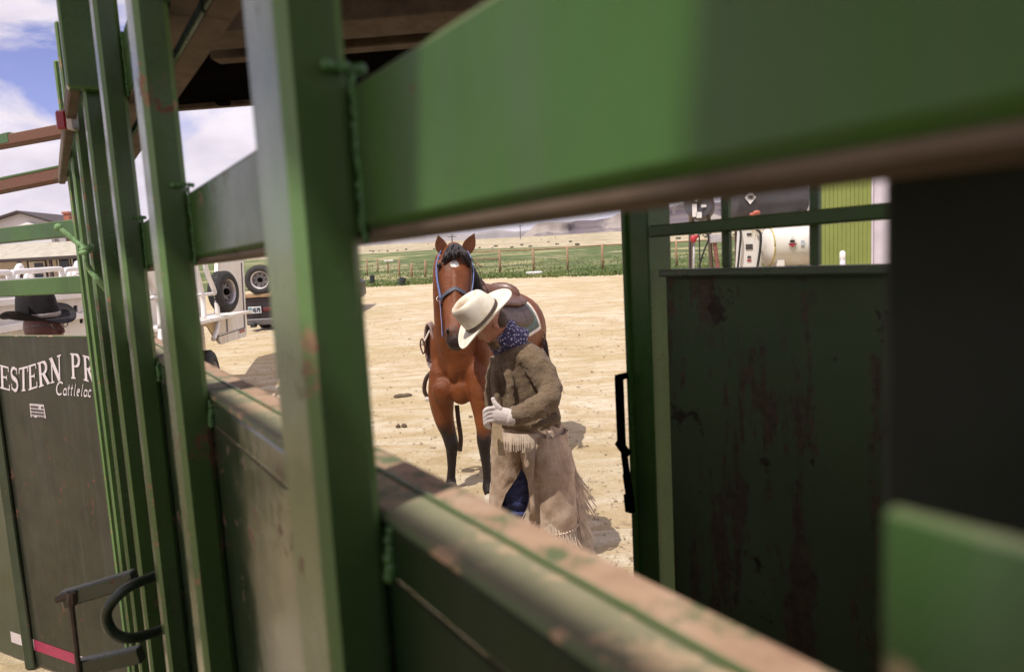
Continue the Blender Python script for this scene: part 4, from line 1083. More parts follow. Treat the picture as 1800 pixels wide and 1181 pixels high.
# jeans, chaps, boots
M_JEAN = NT('denim'); P, _n = M_JEAN.world(); j1 = M_JEAN.noise(12, 6, .65, P); j2 = M_JEAN.noise(400, 2, .6, P)
M_JEAN.col(M_JEAN.mix(M_JEAN.ramp(j2, (.35, 0.0), (.7, .35)), M_JEAN.ramp(j1, (.3, (.012, .016, .075)), (.7, (.035, .045, .17))), (.10, .12, .26))).rough(.9).bump(M_JEAN.noise(9, 4, .6, M_JEAN.map((1, 1, 3.5), P)), .9, .03)
mb = MB()
mb.tube([at(912, 770, 4.30), at(911, 800, 4.32), at(909, 840, 4.33), at(908, 866, 4.34), at(906, 900, 4.37), at(905, 935, 4.40), at(905, 962, 4.41)], [.115, .105, .092, .088, .084, .082, .085], 16)
for k, (y_, r_) in enumerate(((862, .016), (876, .014), (888, .017), (903, .015), (915, .014))): mb.tube(smoothpath([at(886, y_+4, 4.33), at(900, y_+(3 if k % 2 else -3), 4.27), at(918, y_, 4.28), at(930, y_-4, 4.34)], 4), r_, 8)
mb.tube([at(945, 770, 4.25), at(955, 810, 4.22), at(962, 880, 4.20), at(968, 930, 4.22), at(973, 985, 4.24)], [.115, .105, .088, .08, .085], 16)
je = mb.build('jeans', M_JEAN.mat, PERS, True); remesh(je, .009, 2); wrinkle(je, .05, .022)
M_CHAP = NT('rawhide_chaps'); P, _n = M_CHAP.world(); c1 = M_CHAP.noise(7, 6, .68, P); c2 = M_CHAP.noise(26, 6, .7, P)
c = M_CHAP.ramp(c1, (.3, (.27, .185, .125)), (.5, (.39, .28, .205)), (.72, (.50, .39, .30)))
c = M_CHAP.mix(M_CHAP.ramp(c2, (.50, 0.0), (.70, .55)), c, (.22, .13, .075))
c = M_CHAP.mix(M_CHAP.ramp(c1, (.22, .5), (.36, 0.0)), c, (.20, .14, .10))
M_CHAP.col(c).rough(.8).bump(M_CHAP.math('ADD', c2, c1), .35, .012); M_CHAP = M_CHAP.mat
CL = [(752, 931, 55, .175), (770, 938, 52, .175)]
def shell(rows, a0s, a1s, n, th, name, parent):
    mb = MB(); base = []
    for f in (0, th):
        rr_ = []
        for (y_, cx, hw, dp, Yc), a0, a1 in zip(rows, a0s, a1s):
            c_ = at(cx, y_, Yc); hw_ = hw*Yc/FPX
            rr_.append([c_+Vector(((hw_+f)*math.cos(R(a0+(a1-a0)*k/n)), (dp+f)*math.sin(R(a0+(a1-a0)*k/n)), .006*math.sin(k*1.3+y_))) for k in range(n+1)])
        mb.loft(rr_, False, 0, False); base.append(rr_)
    A, B = base
    for e in (0, n): mb.loft([[r_[e] for r_ in A], [r_[e] for r_ in B]], False, 0, False)
    for e in (0, -1): mb.loft([A[e], B[e]], False, 0, False)
    o = mb.build(name, M_CHAP, parent, True); sb_ = o.modifiers.new('sub', 'SUBSURF'); sb_.levels = sb_.render_levels = 2; sb_.subdivision_type = 'SIMPLE'; wrinkle(o, .10, .030); return o
# belt yoke
yoke = shell([(742, 929, 56, .172, 4.26), (752, 931, 57, .178, 4.26), (768, 933, 58, .18, 4.26)], [-170, -172, -175], [10, 12, 15], 24, .005, 'chap_yoke', PERS)
LR = [(758, 950, 46, .17, 4.24), (785, 956, 45, .165, 4.23), (815, 962, 45, .16, 4.22), (845, 969, 41, .155, 4.22), (875, 972, 40, .155, 4.22), (900, 973, 42, .16, 4.22), (922, 969, 46, .165, 4.23)]
legr = shell(LR, [-208, -206, -200, -196, -194, -192, -190], [60, 62, 65, 66, 66, 66, 66], 30, .005, 'chap_leg', PERS)
LL = [(758, 902, 36, .15, 4.31), (785, 899, 34, .145, 4.32), (805, 897, 33, .14, 4.33), (830, 895, 33, .14, 4.34), (855, 894, 33, .14, 4.36), (880, 893, 32, .14, 4.38), (915, 893, 33, .145, 4.40), (940, 893, 34, .15, 4.41)]
legl = shell(LL, [-20, -28, -42, -68, -98, -112, -122, -128], [-300]*8, 26, .005, 'chap_leg', PERS)
# front seam flap between the legs
rg = []
for (x0, x1, y_) in ((918, 942, 785), (922, 940, 815), (928, 937, 850), (932, 940, 885), (930, 944, 915)):
    a = at(x0, y_, 4.07); b = at(x1, y_, 4.05); rg.append([a, b, b+Vector((0, .006, 0)), a+Vector((0, .006, 0))])
MB().loft(rg).build('chap_flap', M_CHAP, PERS, True)
# fringe
M_FR = simple('fringe_leather', (.60, .48, .38), .85, .3, 14, .1, wd=True)
def strand(mb, a, m_, b, wd_, no=Vector((0, -1, 0))):
    pts = smoothpath([a, m_, b], 3); rg = []
    for i, p in enumerate(pts):
        t = (pts[min(i+1, len(pts)-1)]-pts[max(i-1, 0)]).normalized(); sd_ = t.cross(no).normalized()*wd_/2; bk = no*-.0015
        rg.append([p-sd_, p+sd_, p+sd_+bk, p-sd_+bk])
    mb.loft(rg)
mb = MB()
for k in range(46):
    t = k/45; x = 880+80*t; y0 = 759+4*math.sin(t*3); Yc = 4.235-.19*math.sin(math.pi*(.25+.55*t))
    j = random.gauss(0, 1)
    strand(mb, at(x, y0, Yc), at(x+j*.5, y0+15, Yc-.008), at(x+j*1.2, y0+29+random.uniform(-2, 4), Yc-.004), .006)
for k in range(22):
    t = k/21; x = 960+30*t; Yc = 4.08+.15*t
    strand(mb, at(x, 758-6*t, Yc), at(x+2, 772, Yc-.008), at(x+3+random.gauss(0, 1), 785+random.uniform(-4, 6), Yc), .005)
f1_ = mb.build('belt_fringe', M_FR, PERS); tag(f1_, kind='stuff')
mb = MB()
for k in range(120):                        # long outer fringe of the near leg
    t = k/119; x = 1000+12*math.sin(t*1.6)+random.gauss(0, 1.8); y0 = 785+125*t; Yc = 4.30
    sw = random.uniform(.8, 2.1); ln = random.uniform(60, 112)
    strand(mb, at(x, y0, Yc), at(x+7*sw, y0+ln*.5, Yc-.02), at(x+22*sw*(1-.45*t)+random.gauss(0, 3), min(y0+ln, 968+random.uniform(-8, 16)), Yc-.03), .007, Vector((.3, -1, 0)).normalized())
for k in range(58):                        # hem fringe of the near leg
    t = k/57; a_ = -185+165*t; x = 969+46*math.cos(R(a_)); Yc = 4.23+.165*math.sin(R(a_)); y0 = 924-6*t-7*math.sin(R(-a_))*0
    strand(mb, at(x, y0, Yc), at(x+3+random.gauss(0, 1), y0+25, Yc-.012), at(x+8*t+4+random.gauss(0, 3), y0+52+random.uniform(-10, 10), Yc-.015), .006)
f2_ = mb.build('leg_fringe', M_FR, legr); tag(f2_, kind='stuff')
mb = MB()
for k in range(30):
    t = k/29; y0 = 870+60*t; x = 932+random.gauss(0, 2)-2*t
    strand(mb, at(x, y0, 4.10), at(x-4, y0+20, 4.09), at(x-8+random.gauss(0, 3), y0+38+random.uniform(-6, 8), 4.09), .006)
for k in range(26):
    t = k/25; a_ = -128-120*t; x = 893+34*math.cos(R(a_)); Yc = 4.41+.15*math.sin(R(a_))
    strand(mb, at(x, 938, Yc), at(x+random.gauss(0, 1), 950, Yc-.008), at(x+random.gauss(0, 2), 964, Yc-.01), .006)
f3_ = mb.build('leg_fringe', M_FR, legl); tag(f3_, kind='stuff')
mb = MB()
for k in range(22): t = k/21; p = LR[-1]; a_ = -180+170*t; c_ = at(969, 921, 4.23); mb.ell(c_+Vector((46*4.23/FPX*1.04*math.cos(R(a_)), .172*math.sin(R(a_)), .0)), .009, .009, .006, 6, 5)
mb.build('hem_lacing', simple('lacing', (.55, .43, .34), .8, .2, 30, 0), legr, True)
# boots
M_BOOT = simple('brown_boot', (.11, .06, .04), .5, .3, 20, .2)
for g, nm in ((fL, 'boot'), (fR, 'boot')):
    mb = MB(); fd = Vector((-.75, -.66, 0)).normalized(); sd_ = Vector((fd.y, -fd.x, 0))
    mb.loft([ering(g-fd*.08+Vector((0, 0, .14)), sd_*.05, fd*.055, 12), ering(g-fd*.07+Vector((0, 0, .07)), sd_*.045, fd*.06, 12), ering(g-fd*.03+Vector((0, 0, .02)), sd_*.045, fd*.10, 12), ering(g-fd*.02+Vector((0, 0, .001)), sd_*.045, fd*.11, 12)])
    mb.ell(g+fd*.08+Vector((0, 0, .035)), .045, .10, .034, 12, 8, 0, sd_, fd, Vector((0, 0, 1)))
    mb.build(nm, M_BOOT, PERS, True)

# ================================================================== man in the black hat behind the lettered gate
BY = 3.62
bc = at(68, 557, BY); mb = MB(); hc = bc+Vector((.02, 0, -.055))
mb.ell(hc, .098, .078, .115, 16, 12); mb.ell(hc+Vector((.045, -.01, -.08)), .055, .05, .055, 12, 8)
mb.tube([hc+Vector((.09, -.02, .01)), hc+Vector((.118, -.025, -.025)), hc+Vector((.112, -.025, -.04))], [.010, .015, .012], 8)
base = hc.copy(); base.z = zg(hc.x, hc.y)
mb.tube([hc+Vector((-.01, 0, -.08)), hc+Vector((-.03, 0, -.2))], [.06, .07], 12)
mb.loft([ering(Vector((hc.x-.03, hc.y, z_)), Vector((a_, 0, 0)), Vector((0, b_, 0)), 18) for z_, a_, b_ in ((hc.z-.17, .08, .09), (hc.z-.23, .11, .21), (hc.z-.40, .13, .20), (hc.z-.62, .12, .16), (hc.z-.78, .12, .17), (hc.z-.86, .10, .15))])
for sg in (-1, 1):
    mb.tube([Vector((hc.x-.03, hc.y+sg*.18, hc.z-.25)), Vector((hc.x-.04, hc.y+sg*.23, hc.z-.52)), Vector((hc.x+.08, hc.y+sg*.22, hc.z-.75)), Vector((hc.x+.11, hc.y+sg*.22, hc.z-.84))], [.06, .05, .04, .035], 10)
    mb.tube([Vector((hc.x-.03, hc.y+sg*.08, hc.z-.80)), Vector((hc.x, hc.y+sg*.10, hc.z-1.2)), Vector((hc.x-.03, hc.y+sg*.11, base.z+.06))], [.09, .065, .05], 10)
    mb.ell(Vector((hc.x+.04, hc.y+sg*.11, base.z+.04)), .13, .045, .04, 10, 8)
P2 = mb.build('person', simple('shaded_skin', (.20, .085, .07), .5, .2, 18, .1), None, True, True, origin=base); remesh(P2, .012, 4)
tag(P2, 'person in a black cowboy hat and glasses showing above the lettered gate', 'person')
mb = MB(); mb.loft([ering(Vector((hc.x-.03, hc.y, z_)), Vector((a_, 0, 0)), Vector((0, b_, 0)), 18) for z_, a_, b_ in ((hc.z-.19, .10, .11), (hc.z-.24, .13, .23), (hc.z-.40, .15, .22), (hc.z-.62, .14, .18), (hc.z-.84, .14, .19))])
for sg in (-1, 1): mb.tube([Vector((hc.x-.03, hc.y+sg*.18, hc.z-.25)), Vector((hc.x-.04, hc.y+sg*.23, hc.z-.52)), Vector((hc.x+.08, hc.y+sg*.22, hc.z-.73))], [.072, .062, .05], 10)
o = mb.build('jacket', simple('dark_jacket', (.03, .03, .035), .8), P2, True); remesh(o, .014, 3)
mb = MB()
for sg in (-1, 1): mb.tube([Vector((hc.x-.03, hc.y+sg*.08, hc.z-.80)), Vector((hc.x, hc.y+sg*.10, hc.z-1.2)), Vector((hc.x-.03, hc.y+sg*.11, base.z+.09))], [.105, .08, .075], 12)
mb.build('trousers', M_JEAN.mat, P2, True)
M_BFELT = simple('black_felt', (.010, .007, .008), .85, .3, 20, .2, 160, .003)
u2 = Vector((.04, -.10, 1)).normalized(); f2_ = Vector((1, -.25, -.10)); f2_ = (f2_-u2*f2_.dot(u2)).normalized()
bh, L3b = make_hat(bc+Vector((.0, 0, .0)), u2, f2_, .37, .32, .145, M_BFELT, simple('braided_band', (.36, .31, .29), .6, .4, 120, .3), P2, .055, .02)
mb = MB()
for sg in (-1, 1): mb.tube([hc+Vector((.088, -.045*sg*1-.005, .012))+Vector((0, .022*math.cos(q*.6283), .018*math.sin(q*.6283))) for q in range(11)], .003, 5)
mb.cyl(hc+Vector((.088, -.07, .018)), hc+Vector((-.01, -.085, .012)), .003, 6)
mb.build('glasses', M_BRASS, P2, True)
# ================================================================== pasture fence
M_POST = simple('weathered_post', (.33, .20, .12), .9, .3, 3, .3, 30); M_WIRE = simple('wire', (.12, .10, .09), .6, .2, 5, 0)
fence = empty('pasture_fence', on_ground(938, 478), 'long wooden post fence with a thin top rail along the green pasture', 'fence')
FPOST = [(646, 455, 486), (664, 454, 480), (682, 456, 482), (702, 455, 487), (724, 462, 489), (748, 457, 489), (879, 439, 481), (938, 437, 479), (998, 433, 477), (1060, 429, 475), (1124, 426, 472), (1190, 423, 469), (1258, 419, 466), (1326, 415, 462)]
tops = []
for (px, yt, yb) in FPOST:
    b = on_ground(px, yb); t = at(px+(yb-yt)*-.03, yt, b.y); r_ = .055*random.uniform(.8, 1.15)*(1.3 if px > 800 else 1)
    mb = MB(); mb.tube([b-Vector((0, 0, .1)), b.lerp(t, .5)+Vector((random.uniform(-.02, .02), 0, 0)), t], [r_*1.05, r_, r_*.92], 8); mb.build('post', M_POST, fence, True); tops.append((px, b, t))
right = [q for q in tops if q[0] > 800]; left = [q for q in tops if q[0] < 800]
mb = MB(); mb.tube([at(826, 443, right[0][1].y)]+[t-Vector((0, 0, .06)) for _, b, t in right], .035, 6); mb.build('top_rail', M_POST, fence, True)
mb = MB(); p0 = right[0]; mb.tube([at(832, 455, p0[1].y), p0[1].lerp(p0[2], .62)], .04, 6); mb.build('brace', M_POST, fence, True)
MB().tube([at(835, 460, p0[1].y), at(847, 470, p0[1].y)], .05, 6).build('brace', M_POST, fence, True)
for f in (.35, .6, .85):
    MB().tube([b.lerp(t, f) for _, b, t in left]+[right[0][1].lerp(right[0][2], f)], .012, 4).build('wire', M_WIRE, fence)
    if f < .8: MB().tube([b.lerp(t, f) for _, b, t in right], .012, 4).build('wire', M_WIRE, fence)
MB().box(at(683, 458, left[2][1].y-.1), Vector((.30, 0, 0)), Vector((0, .02, 0)), Vector((0, 0, .06)), .005).build('white_board', simple('white_board', (.7, .66, .6), .7), fence)
# feed tubs at the field edge
M_TUB = simple('black_tub', (.025, .03, .035), .5, .3, 8, .1)
for k, (px, yb, hpx, wpx, lab, tilt) in enumerate(((655, 500, 16, 9, 'upright dark feed tub at the pasture edge, nearest the green post', .0), (705, 502, 13, 13, 'tilted dark feed tub at the pasture edge, nearer the horse', .35))):
    b = on_ground(px, yb); hh = hpx*b.y/FPX; rr_ = wpx*b.y/FPX/2; mb = MB()
    out_ = [ering((0, 0, 0), Vector((rr_*.8, 0, 0)), Vector((0, rr_*.8, 0)), 14), ering((0, 0, hh), Vector((rr_, 0, 0)), Vector((0, rr_, 0)), 14), ering((0, 0, hh), Vector((rr_*1.1, 0, 0)), Vector((0, rr_*1.1, 0)), 14), ering((0, 0, hh*.92), Vector((rr_*1.08, 0, 0)), Vector((0, rr_*1.08, 0)), 14)]
    mb.loft(out_[:2], False); mb.loft([out_[1], out_[2], out_[3]], False); mb.loft([ering((0, 0, .02), Vector((rr_*.78, 0, 0)), Vector((0, rr_*.78, 0)), 14), ering((0, 0, hh), Vector((rr_*.98, 0, 0)), Vector((0, rr_*.98, 0)), 14)], False)
    mb.add(out_[0], [tuple(range(14))]); mb.xf(Matrix.Translation(b+Vector((0, 0, .04*(tilt > 0)))) @ Matrix.Rotation(tilt, 4, 'Y'))
    tag(mb.build('feed_tub', M_TUB, None, True), lab, 'tub', 'feed tubs')
b = on_ground(939, 483); tag(MB().box(b+Vector((0, 0, .08)), Vector((.42, .05, 0)), Vector((0, .15, 0)), Vector((0, 0, .09)), .03).build('salt_block', simple('salt_white', (.75, .72, .68), .8), None), 'small white block on the ground below the pasture fence', 'block')
# utility poles far off
for (px, yt, yb, lab) in ((795, 412, 434, 'thin dark utility pole on the plain behind the horse ears'), (915, 395, 420, 'tall thin utility pole just left of the mesa')):
    b = on_ground(px, yb); t = at(px-(yb-yt)*.03, yt, b.y); mb = MB(); mb.tube([b, t], [.16, .12], 6); mb.bar(t+Vector((-.9, 0, -.5)), t+Vector((.9, 0, -.5)), .12, .14)
    tag(mb.build('utility_pole', M_WIRE, None), lab, 'utility pole', 'utility poles')
# sagebrush on the plain
mb = MB()
for _ in range(60):
    px = random.uniform(560, 1620); py = random.uniform(lerp_prof(FFAR, px)-1-20*random.random()**1.4, lerp_prof(FFAR, px)-1)
    d_ = ray(px, py); b = on_ground(px, py)
    if b.y > 900: continue
    s_ = random.uniform(.2, .45)
    for q in range(4): mb.ell(b+Vector((random.uniform(-.5, .5)*s_, random.uniform(-.3, .3)*s_, s_*.3)), s_*random.uniform(.3, .6), s_*.4, s_*random.uniform(.25, .5), 6, 4)
tag(mb.build('sagebrush', simple('sagebrush', (.12, .115, .075), .95, .4, .7, 0, wd=True), None), 'low dark sagebrush dotted over the far tan plain', 'brush', kind='stuff')

# ================================================================== fuel tanks
TY = 24.0
def tp(px, py, d=0): return at(px, py, TY+d)
M_GREYT = NT('grey_tank_paint'); P, _n = M_GREYT.world(); g1 = M_GREYT.noise(1.6, 6, .6, P); g2 = M_GREYT.noise(1, 6, .7, M_GREYT.map((5, 5, .7), P))
c = M_GREYT.ramp(g1, (.3, (.062, .058, .068)), (.7, (.092, .086, .096)))
M_GREYT.col(M_GREYT.mix(M_GREYT.ramp(g2, (.60, 0.0), (.68, .8)), c, (.12, .03, .035))).rough(.7); M_GREYT = M_GREYT.mat
M_WHT = NT('white_tank_paint'); P, _n = M_WHT.world(); g1 = M_WHT.noise(1.2, 6, .6, P); g2 = M_WHT.noise(1, 6, .7, M_WHT.map((3, 3, .6), P))
c = M_WHT.ramp(g1, (.3, (.66, .62, .58)), (.7, (.78, .75, .73)))
M_WHT.col(M_WHT.mix(M_WHT.ramp(g2, (.60, 0.0), (.70, .75)), c, (.40, .31, .10))).rough(.45); M_WHT = M_WHT.mat
M_PLAC = simple('placard_white', (.75, .72, .70), .6, .08, 8, 0); M_PLACR = simple('placard_red', (.33, .03, .05), .6, .15, 8, 0); M_BLK2 = simple('print_black', (.02, .02, .02), .6, .2, 8, 0)
def tank(a, b, r, n=36, dome=.22):
    a, b = Vector(a), Vector(b); ax_ = (b-a).normalized(); sd_ = ax_.cross(ZU).normalized(); u_ = sd_.cross(ax_); L_ = (b-a).length; rings = []
    for t, q in ((-dome, .05), (-dome*.96, .25), (-dome*.8, .55), (-dome*.5, .82), (-dome*.2, .96), (0, 1), (.002, 1.0)):
        rings.append(ering(a+ax_*t*r*1.3, sd_*r*q, u_*r*q, n))
    k = 8
    for i in range(1, k): rings.append(ering(a.lerp(b, i/k), sd_*r, u_*r, n))
    for t, q in ((-.002, 1), (0, 1), (dome*.2, .96), (dome*.5, .82), (dome*.8, .55), (dome*.96, .25), (dome, .05)): rings.append(ering(b+ax_*t*r*1.3, sd_*r*q, u_*r*q, n))
    return MB().loft(rings), ax_, sd_, u_
def fprint(name, px, py, wpx, hpx, mt, parent, d=-.75, rot=0.0, shape='rect'):
    c_ = tp(px, py, d); hw = wpx*(TY+d)/FPX/2; hh = hpx*(TY+d)/FPX/2
    X_ = Vector((math.cos(rot), 0, math.sin(rot))); Z_ = Vector((-math.sin(rot), 0, math.cos(rot)))
    if shape == 'dia': pts = [c_+X_*hw, c_+Z_*hh, c_-X_*hw, c_-Z_*hh]
    elif shape == 'tri': pts = [c_+X_*hw, c_-X_*hw, c_-Z_*hh*1.0]
    else: pts = [c_-X_*hw-Z_*hh, c_+X_*hw-Z_*hh, c_+X_*hw+Z_*hh, c_-X_*hw+Z_*hh]
    n_ = len(pts); bk = [p+Vector((0, .012, 0)) for p in pts]
    return MB().add(pts+bk, [tuple(range(n_)), tuple(range(2*n_-1, n_-1, -1))]+[(i, (i+1) % n_, n_+(i+1) % n_, n_+i) for i in range(n_)]).build(name, mt, parent)
SEG7 = {'1': [((.5, 1), (.5, 0))], '9': [((1, 0), (1, 1)), ((1, 1), (0, 1)), ((0, 1), (0, .5)), ((0, .5), (1, .5)), ((1, 0), (0, 0))], '3': [((0, 1), (1, 1)), ((1, 1), (1, 0)), ((1, 0), (0, 0)), ((.2, .5), (1, .5))], '2': [((0, 1), (1, 1)), ((1, 1), (1, .5)), ((1, .5), (0, .5)), ((0, .5), (0, 0)), ((0, 0), (1, 0))], '0': [((0, 0), (0, 1)), ((0, 1), (1, 1)), ((1, 1), (1, 0)), ((1, 0), (0, 0))], '6': [((1, 1), (0, 1)), ((0, 1), (0, 0)), ((0, 0), (1, 0)), ((1, 0), (1, .5)), ((1, .5), (0, .5))], '7': [((0, 1), (1, 1)), ((1, 1), (.5, 0))]}
def digits(txt, c_, X_, Z_, w_, h_, mt, parent, thick, off):
    n_ = len(txt); cw = w_/n_
    for i, ch in enumerate(txt):
        mb = MB(); o0 = c_+X_*(-w_/2+cw*(i+.18))-Z_*h_/2
        for (a, b) in SEG7[ch]:
            pa = o0+X_*(a[0]*cw*.62)+Z_*(a[1]*h_)+off; pb = o0+X_*(b[0]*cw*.62)+Z_*(b[1]*h_)+off
            mb.bar(pa, pb, .006, thick, 0, side=off.normalized())
        mb.build('digit', mt, parent)
# big grey tank on stand
A_, B_ = tp(1288, 355), tp(1407, 346); rT = .66
mb, ax_, sd_, u_ = tank(A_, B_, rT); gtank = mb.build('grey_fuel_tank', M_GREYT, None, True)
tag(gtank, 'large dark grey horizontal fuel tank with a white diamond placard', 'tank', 'fuel tanks')
pl = fprint('placard', 1319, 347, 20, 24, M_PLAC, gtank, -.72, -.03, 'dia')
digits('1993', tp(1319, 347, -.72), Vector((1, 0, 0)), ZU, .20, .10, M_BLK2, pl, .02, Vector((0, -.012, 0)))
for px in (1300, 1398):
    t = tp(px, 375, 0); g = gz(t); 
    for dy in (-.45, .45): MB().bar(Vector((t.x, t.y+dy, g.z-.05)), Vector((t.x, t.y+dy*.8, t.z+.12)), .09, .09, .01).build('stand_leg', M_RUST, gtank)
    MB().bar(Vector((t.x, t.y-.55, t.z+.02)), Vector((t.x, t.y+.55, t.z+.02)), .09, .09, .01).build('stand_beam', M_RUST, gtank)
MB().ell(tp(1330, 374, -1.0), .13, .07, .08, 10, 8).ell(tp(1323, 377, -1.0), .11, .06, .06, 10, 8).build('valve_cap', simple('valve_red', (.42, .11, .07), .5, .3, 12, .1), gtank, True)
MB().tube([tp(1329, 374, -1.0), tp(1329, 372, -.4)], .05, 8).build('valve_pipe', M_PLAC, gtank)
# smaller grey tank end-on
c0 = at(1228, 358, 25.4); axd = Vector((.30, .95, 0)).normalized()
mb, ax_, sd_, u_ = tank(c0, c0+axd*2.6, .53, 32, .05); st2 = mb.build('end_on_grey_tank', M_GREYT, None, True)
tag(st2, 'smaller dark grey tank seen end on with white stickers on its flat end', 'tank', 'fuel tanks')
def sp2(name, px, py, w_, h_, mt, shape='rect'):
    o = fprint(name, px, py, w_, h_, mt, st2, 25.4-.14-TY, 0, shape); return o
sp2('placard', 1224, 347, 16, 16, M_PLAC, 'dia'); sp2('sticker', 1221, 370, 8, 22, M_PLAC); sp2('sticker', 1229, 378, 9, 10, M_PLAC); sp2('sticker', 1237, 362, 9, 5, M_PLAC)
for dx in (.1, 2.2):
    q = c0+axd*dx; g = gz(q)
    for s_ in (-.4, .4): MB().bar(Vector((q.x+s_, q.y, g.z-.05)), Vector((q.x+s_*.8, q.y, q.z-.38)), .09, .09, .01).build('stand_leg', M_RUST, st2)
# white tank
A_, B_ = tp(1350, 434, -.9), tp(1452, 430, -.9); rW = .64
mb, ax_, sd_, u_ = tank(A_, B_, rW, 36, .3); wt = mb.build('white_fuel_tank', M_WHT, None, True)
tag(wt, 'white horizontal fuel tank low beside the pump with a red diamond label', 'tank', 'fuel tanks')
fprint('placard', 1393, 425, 15, 18, M_PLAC, wt, -1.58, 0, 'dia'); fprint('placard_red', 1393, 427.5, 15, 15, M_PLACR, wt, -1.60, 0, 'tri')
fprint('label', 1411, 427, 6, 9, simple('pale_blue_label', (.5, .55, .62), .6, .1, 8, 0), wt, -1.57); fprint('print', 1393, 424, 8, 4, M_BLK2, wt, -1.605)
for px in (1362, 1436):
    t = tp(px, 458, -.9); g = gz(t); MB().bar(Vector((t.x, t.y-.45, g.z-.05)), Vector((t.x, t.y-.45, t.z+.18)), .25, .12, .01).build('saddle_support', M_PLAC, wt)
    MB().bar(Vector((t.x, t.y+.45, g.z-.05)), Vector((t.x, t.y+.45, t.z+.18)), .25, .12, .01).build('saddle_support', M_PLAC, wt)
MB().tube([A_+Vector((-.02, -.02, 0))+(sd_*math.cos(q*.2618)+u_*math.sin(q*.2618))*rW*1.005 for q in range(25)], .022, 6).build('end_seam', simple('yellow_stain_seam', (.45, .36, .12), .7, .3, 4, .1), wt, True)
# pump cabinet
PYy = -1.2
g = gz(tp(1316, 470, PYy)); pump = empty('fuel_pump', g, 'white fuel pump cabinet with black hoses between the tanks', 'pump')
w0 = 42*(TY+PYy)/FPX/2; cx_ = tp(1316, 440, PYy).x; zt_ = tp(1316, 404, PYy).z; yy = TY+PYy
mb = MB(); mb.loft([[Vector((cx_-w0*k, yy-.2, z_)), Vector((cx_+w0*k, yy-.2, z_)), Vector((cx_+w0*k, yy+.25, z_)), Vector((cx_-w0*k, yy+.25, z_))] for z_, k in ((g.z, 1.0), (g.z+.3, .98), (zt_-.02, .72), (zt_, .66))]); mb.build('cabinet', M_WHT, pump)
for (py, w_, h_) in ((434, 12, 9), (452, 6, 4), (458, 7, 3), (412, 8, 4)): 
    c_ = tp(1317, py, PYy-.215); hw = w_*yy/FPX/2; hh = h_*yy/FPX/2; MB().box(c_, Vector((hw, 0, 0)), Vector((0, .008, 0)), Vector((0, 0, hh)), 0).build('label', M_INK if h_ > 3 else M_PLACR, pump)
M_RUB = simple('black_rubber', (.015, .014, .014), .6, .3, 20, .1)
MB().tube(smoothpath([tp(1300, 395, PYy-.3), tp(1302, 415, PYy-.35), tp(1299, 450, PYy-.35), tp(1296, 478, PYy-.3)], 5), .035, 8).build('hose', M_RUB, pump, True)
MB().tube(smoothpath([tp(1330, 404, PYy-.3), tp(1337, 412, PYy-.35), tp(1336, 440, PYy-.35), tp(1330, 478, PYy-.3)], 5), .04, 8).build('hose', M_RUB, pump, True)
# hand pump stand with red nozzle
g = gz(tp(1220, 480, -1.5)); hs = empty('hose_stand', g, 'rusty hose stand with a red nozzle and grey box in the barred window', 'stand')
MB().tube([gz(tp(1218, 480, -1.5)), tp(1220, 424, -1.5)], .04, 8).build('pipe', simple('galvanised', (.35, .33, .33), .5), hs, True)
MB().ell(tp(1219, 420, -1.55), .11, .09, .13, 10, 8).ell(tp(1223, 416, -1.55), .10, .07, .06, 10, 8).build('nozzle', simple('nozzle_red', (.40, .03, .04), .4, .2, 12, .1), hs, True)
MB().tube(smoothpath([tp(1223, 416, -1.55), tp(1236, 409, -1.5), tp(1246, 418, -1.5), tp(1236, 445, -1.5), tp(1226, 480, -1.5)], 5), .03, 8).build('hose', M_RUB, hs, True)
MB().tube(smoothpath([tp(1214, 424, -1.5), tp(1213, 445, -1.5), tp(1214, 480, -1.5)], 5), .03, 8).build('hose', M_RUB, hs, True)
MB().tube(smoothpath([tp(1229, 414, -1.5), tp(1230, 450, -1.5), tp(1231, 480, -1.5)], 5), .022, 8).build('hose', M_RUB, hs, True)
q = tp(1259, 419, -1.5); MB().abox(q.x-.19, q.x+.19, q.y-.1, q.y+.1, q.z-.14, q.z+.14, .02).build('box', simple('grey_box', (.42, .40, .42), .5), hs)
MB().bar(tp(1256, 426, -1.5), gz(tp(1266, 480, -1.5)), .12, .10, .01).build('angle_post', simple('red_brown_post', (.20, .08, .06), .7), hs)
# green shed corner
SY = 19.5
def spx(px, py, d=0): return at(px, py, SY+d)
sx0 = spx(1443, 440).x; sx1 = spx(1531, 440).x; g0 = zg(sx0, SY)
shed = empty('green_shed', Vector(((sx0+sx1)/2, SY+1, g0)), 'tall olive green ribbed metal shed at the right of the barred window', 'shed')
M_OLIVE = simple('olive_metal', (.20, .24, .055), .5, .10, 2, .05, 20, wd=True); M_SHW = simple('shed_white', (.55, .50, .56), .6, .1, 3, .05)
for k in range(12):
    a = sx0+(sx1-sx0)*k/12; b = sx0+(sx1-sx0)*(k+1)/12
    MB().abox(a+.003, b-.003, SY-.02, SY+.02, g0-.05, 4.6, .008).build('wall_rib', M_OLIVE, shed)
MB().abox(sx1+.001, sx1+.05, SY-.03, SY+2.2, g0-.05, 4.62, .01).build('corner_trim', M_SHW, shed)
MB().abox(sx1+.051, sx1+2.6, SY+.10, SY+2.2, g0-.05, 4.5, .01).build('white_wall', M_SHW, shed)
sq = [(sx0, SY+.021), (sx1, SY+.021), (sx1, SY+2.2), (sx0*(SY+2.2)/SY+.15, SY+2.2)]
MB().add([Vector((*q_, z_)) for z_ in (g0-.05, 4.55) for q_ in sq], [(3, 2, 1, 0), (4, 5, 6, 7), (0, 1, 5, 4), (1, 2, 6, 5), (2, 3, 7, 6), (3, 0, 4, 7)]).build('shed_body', M_OLIVE, shed)
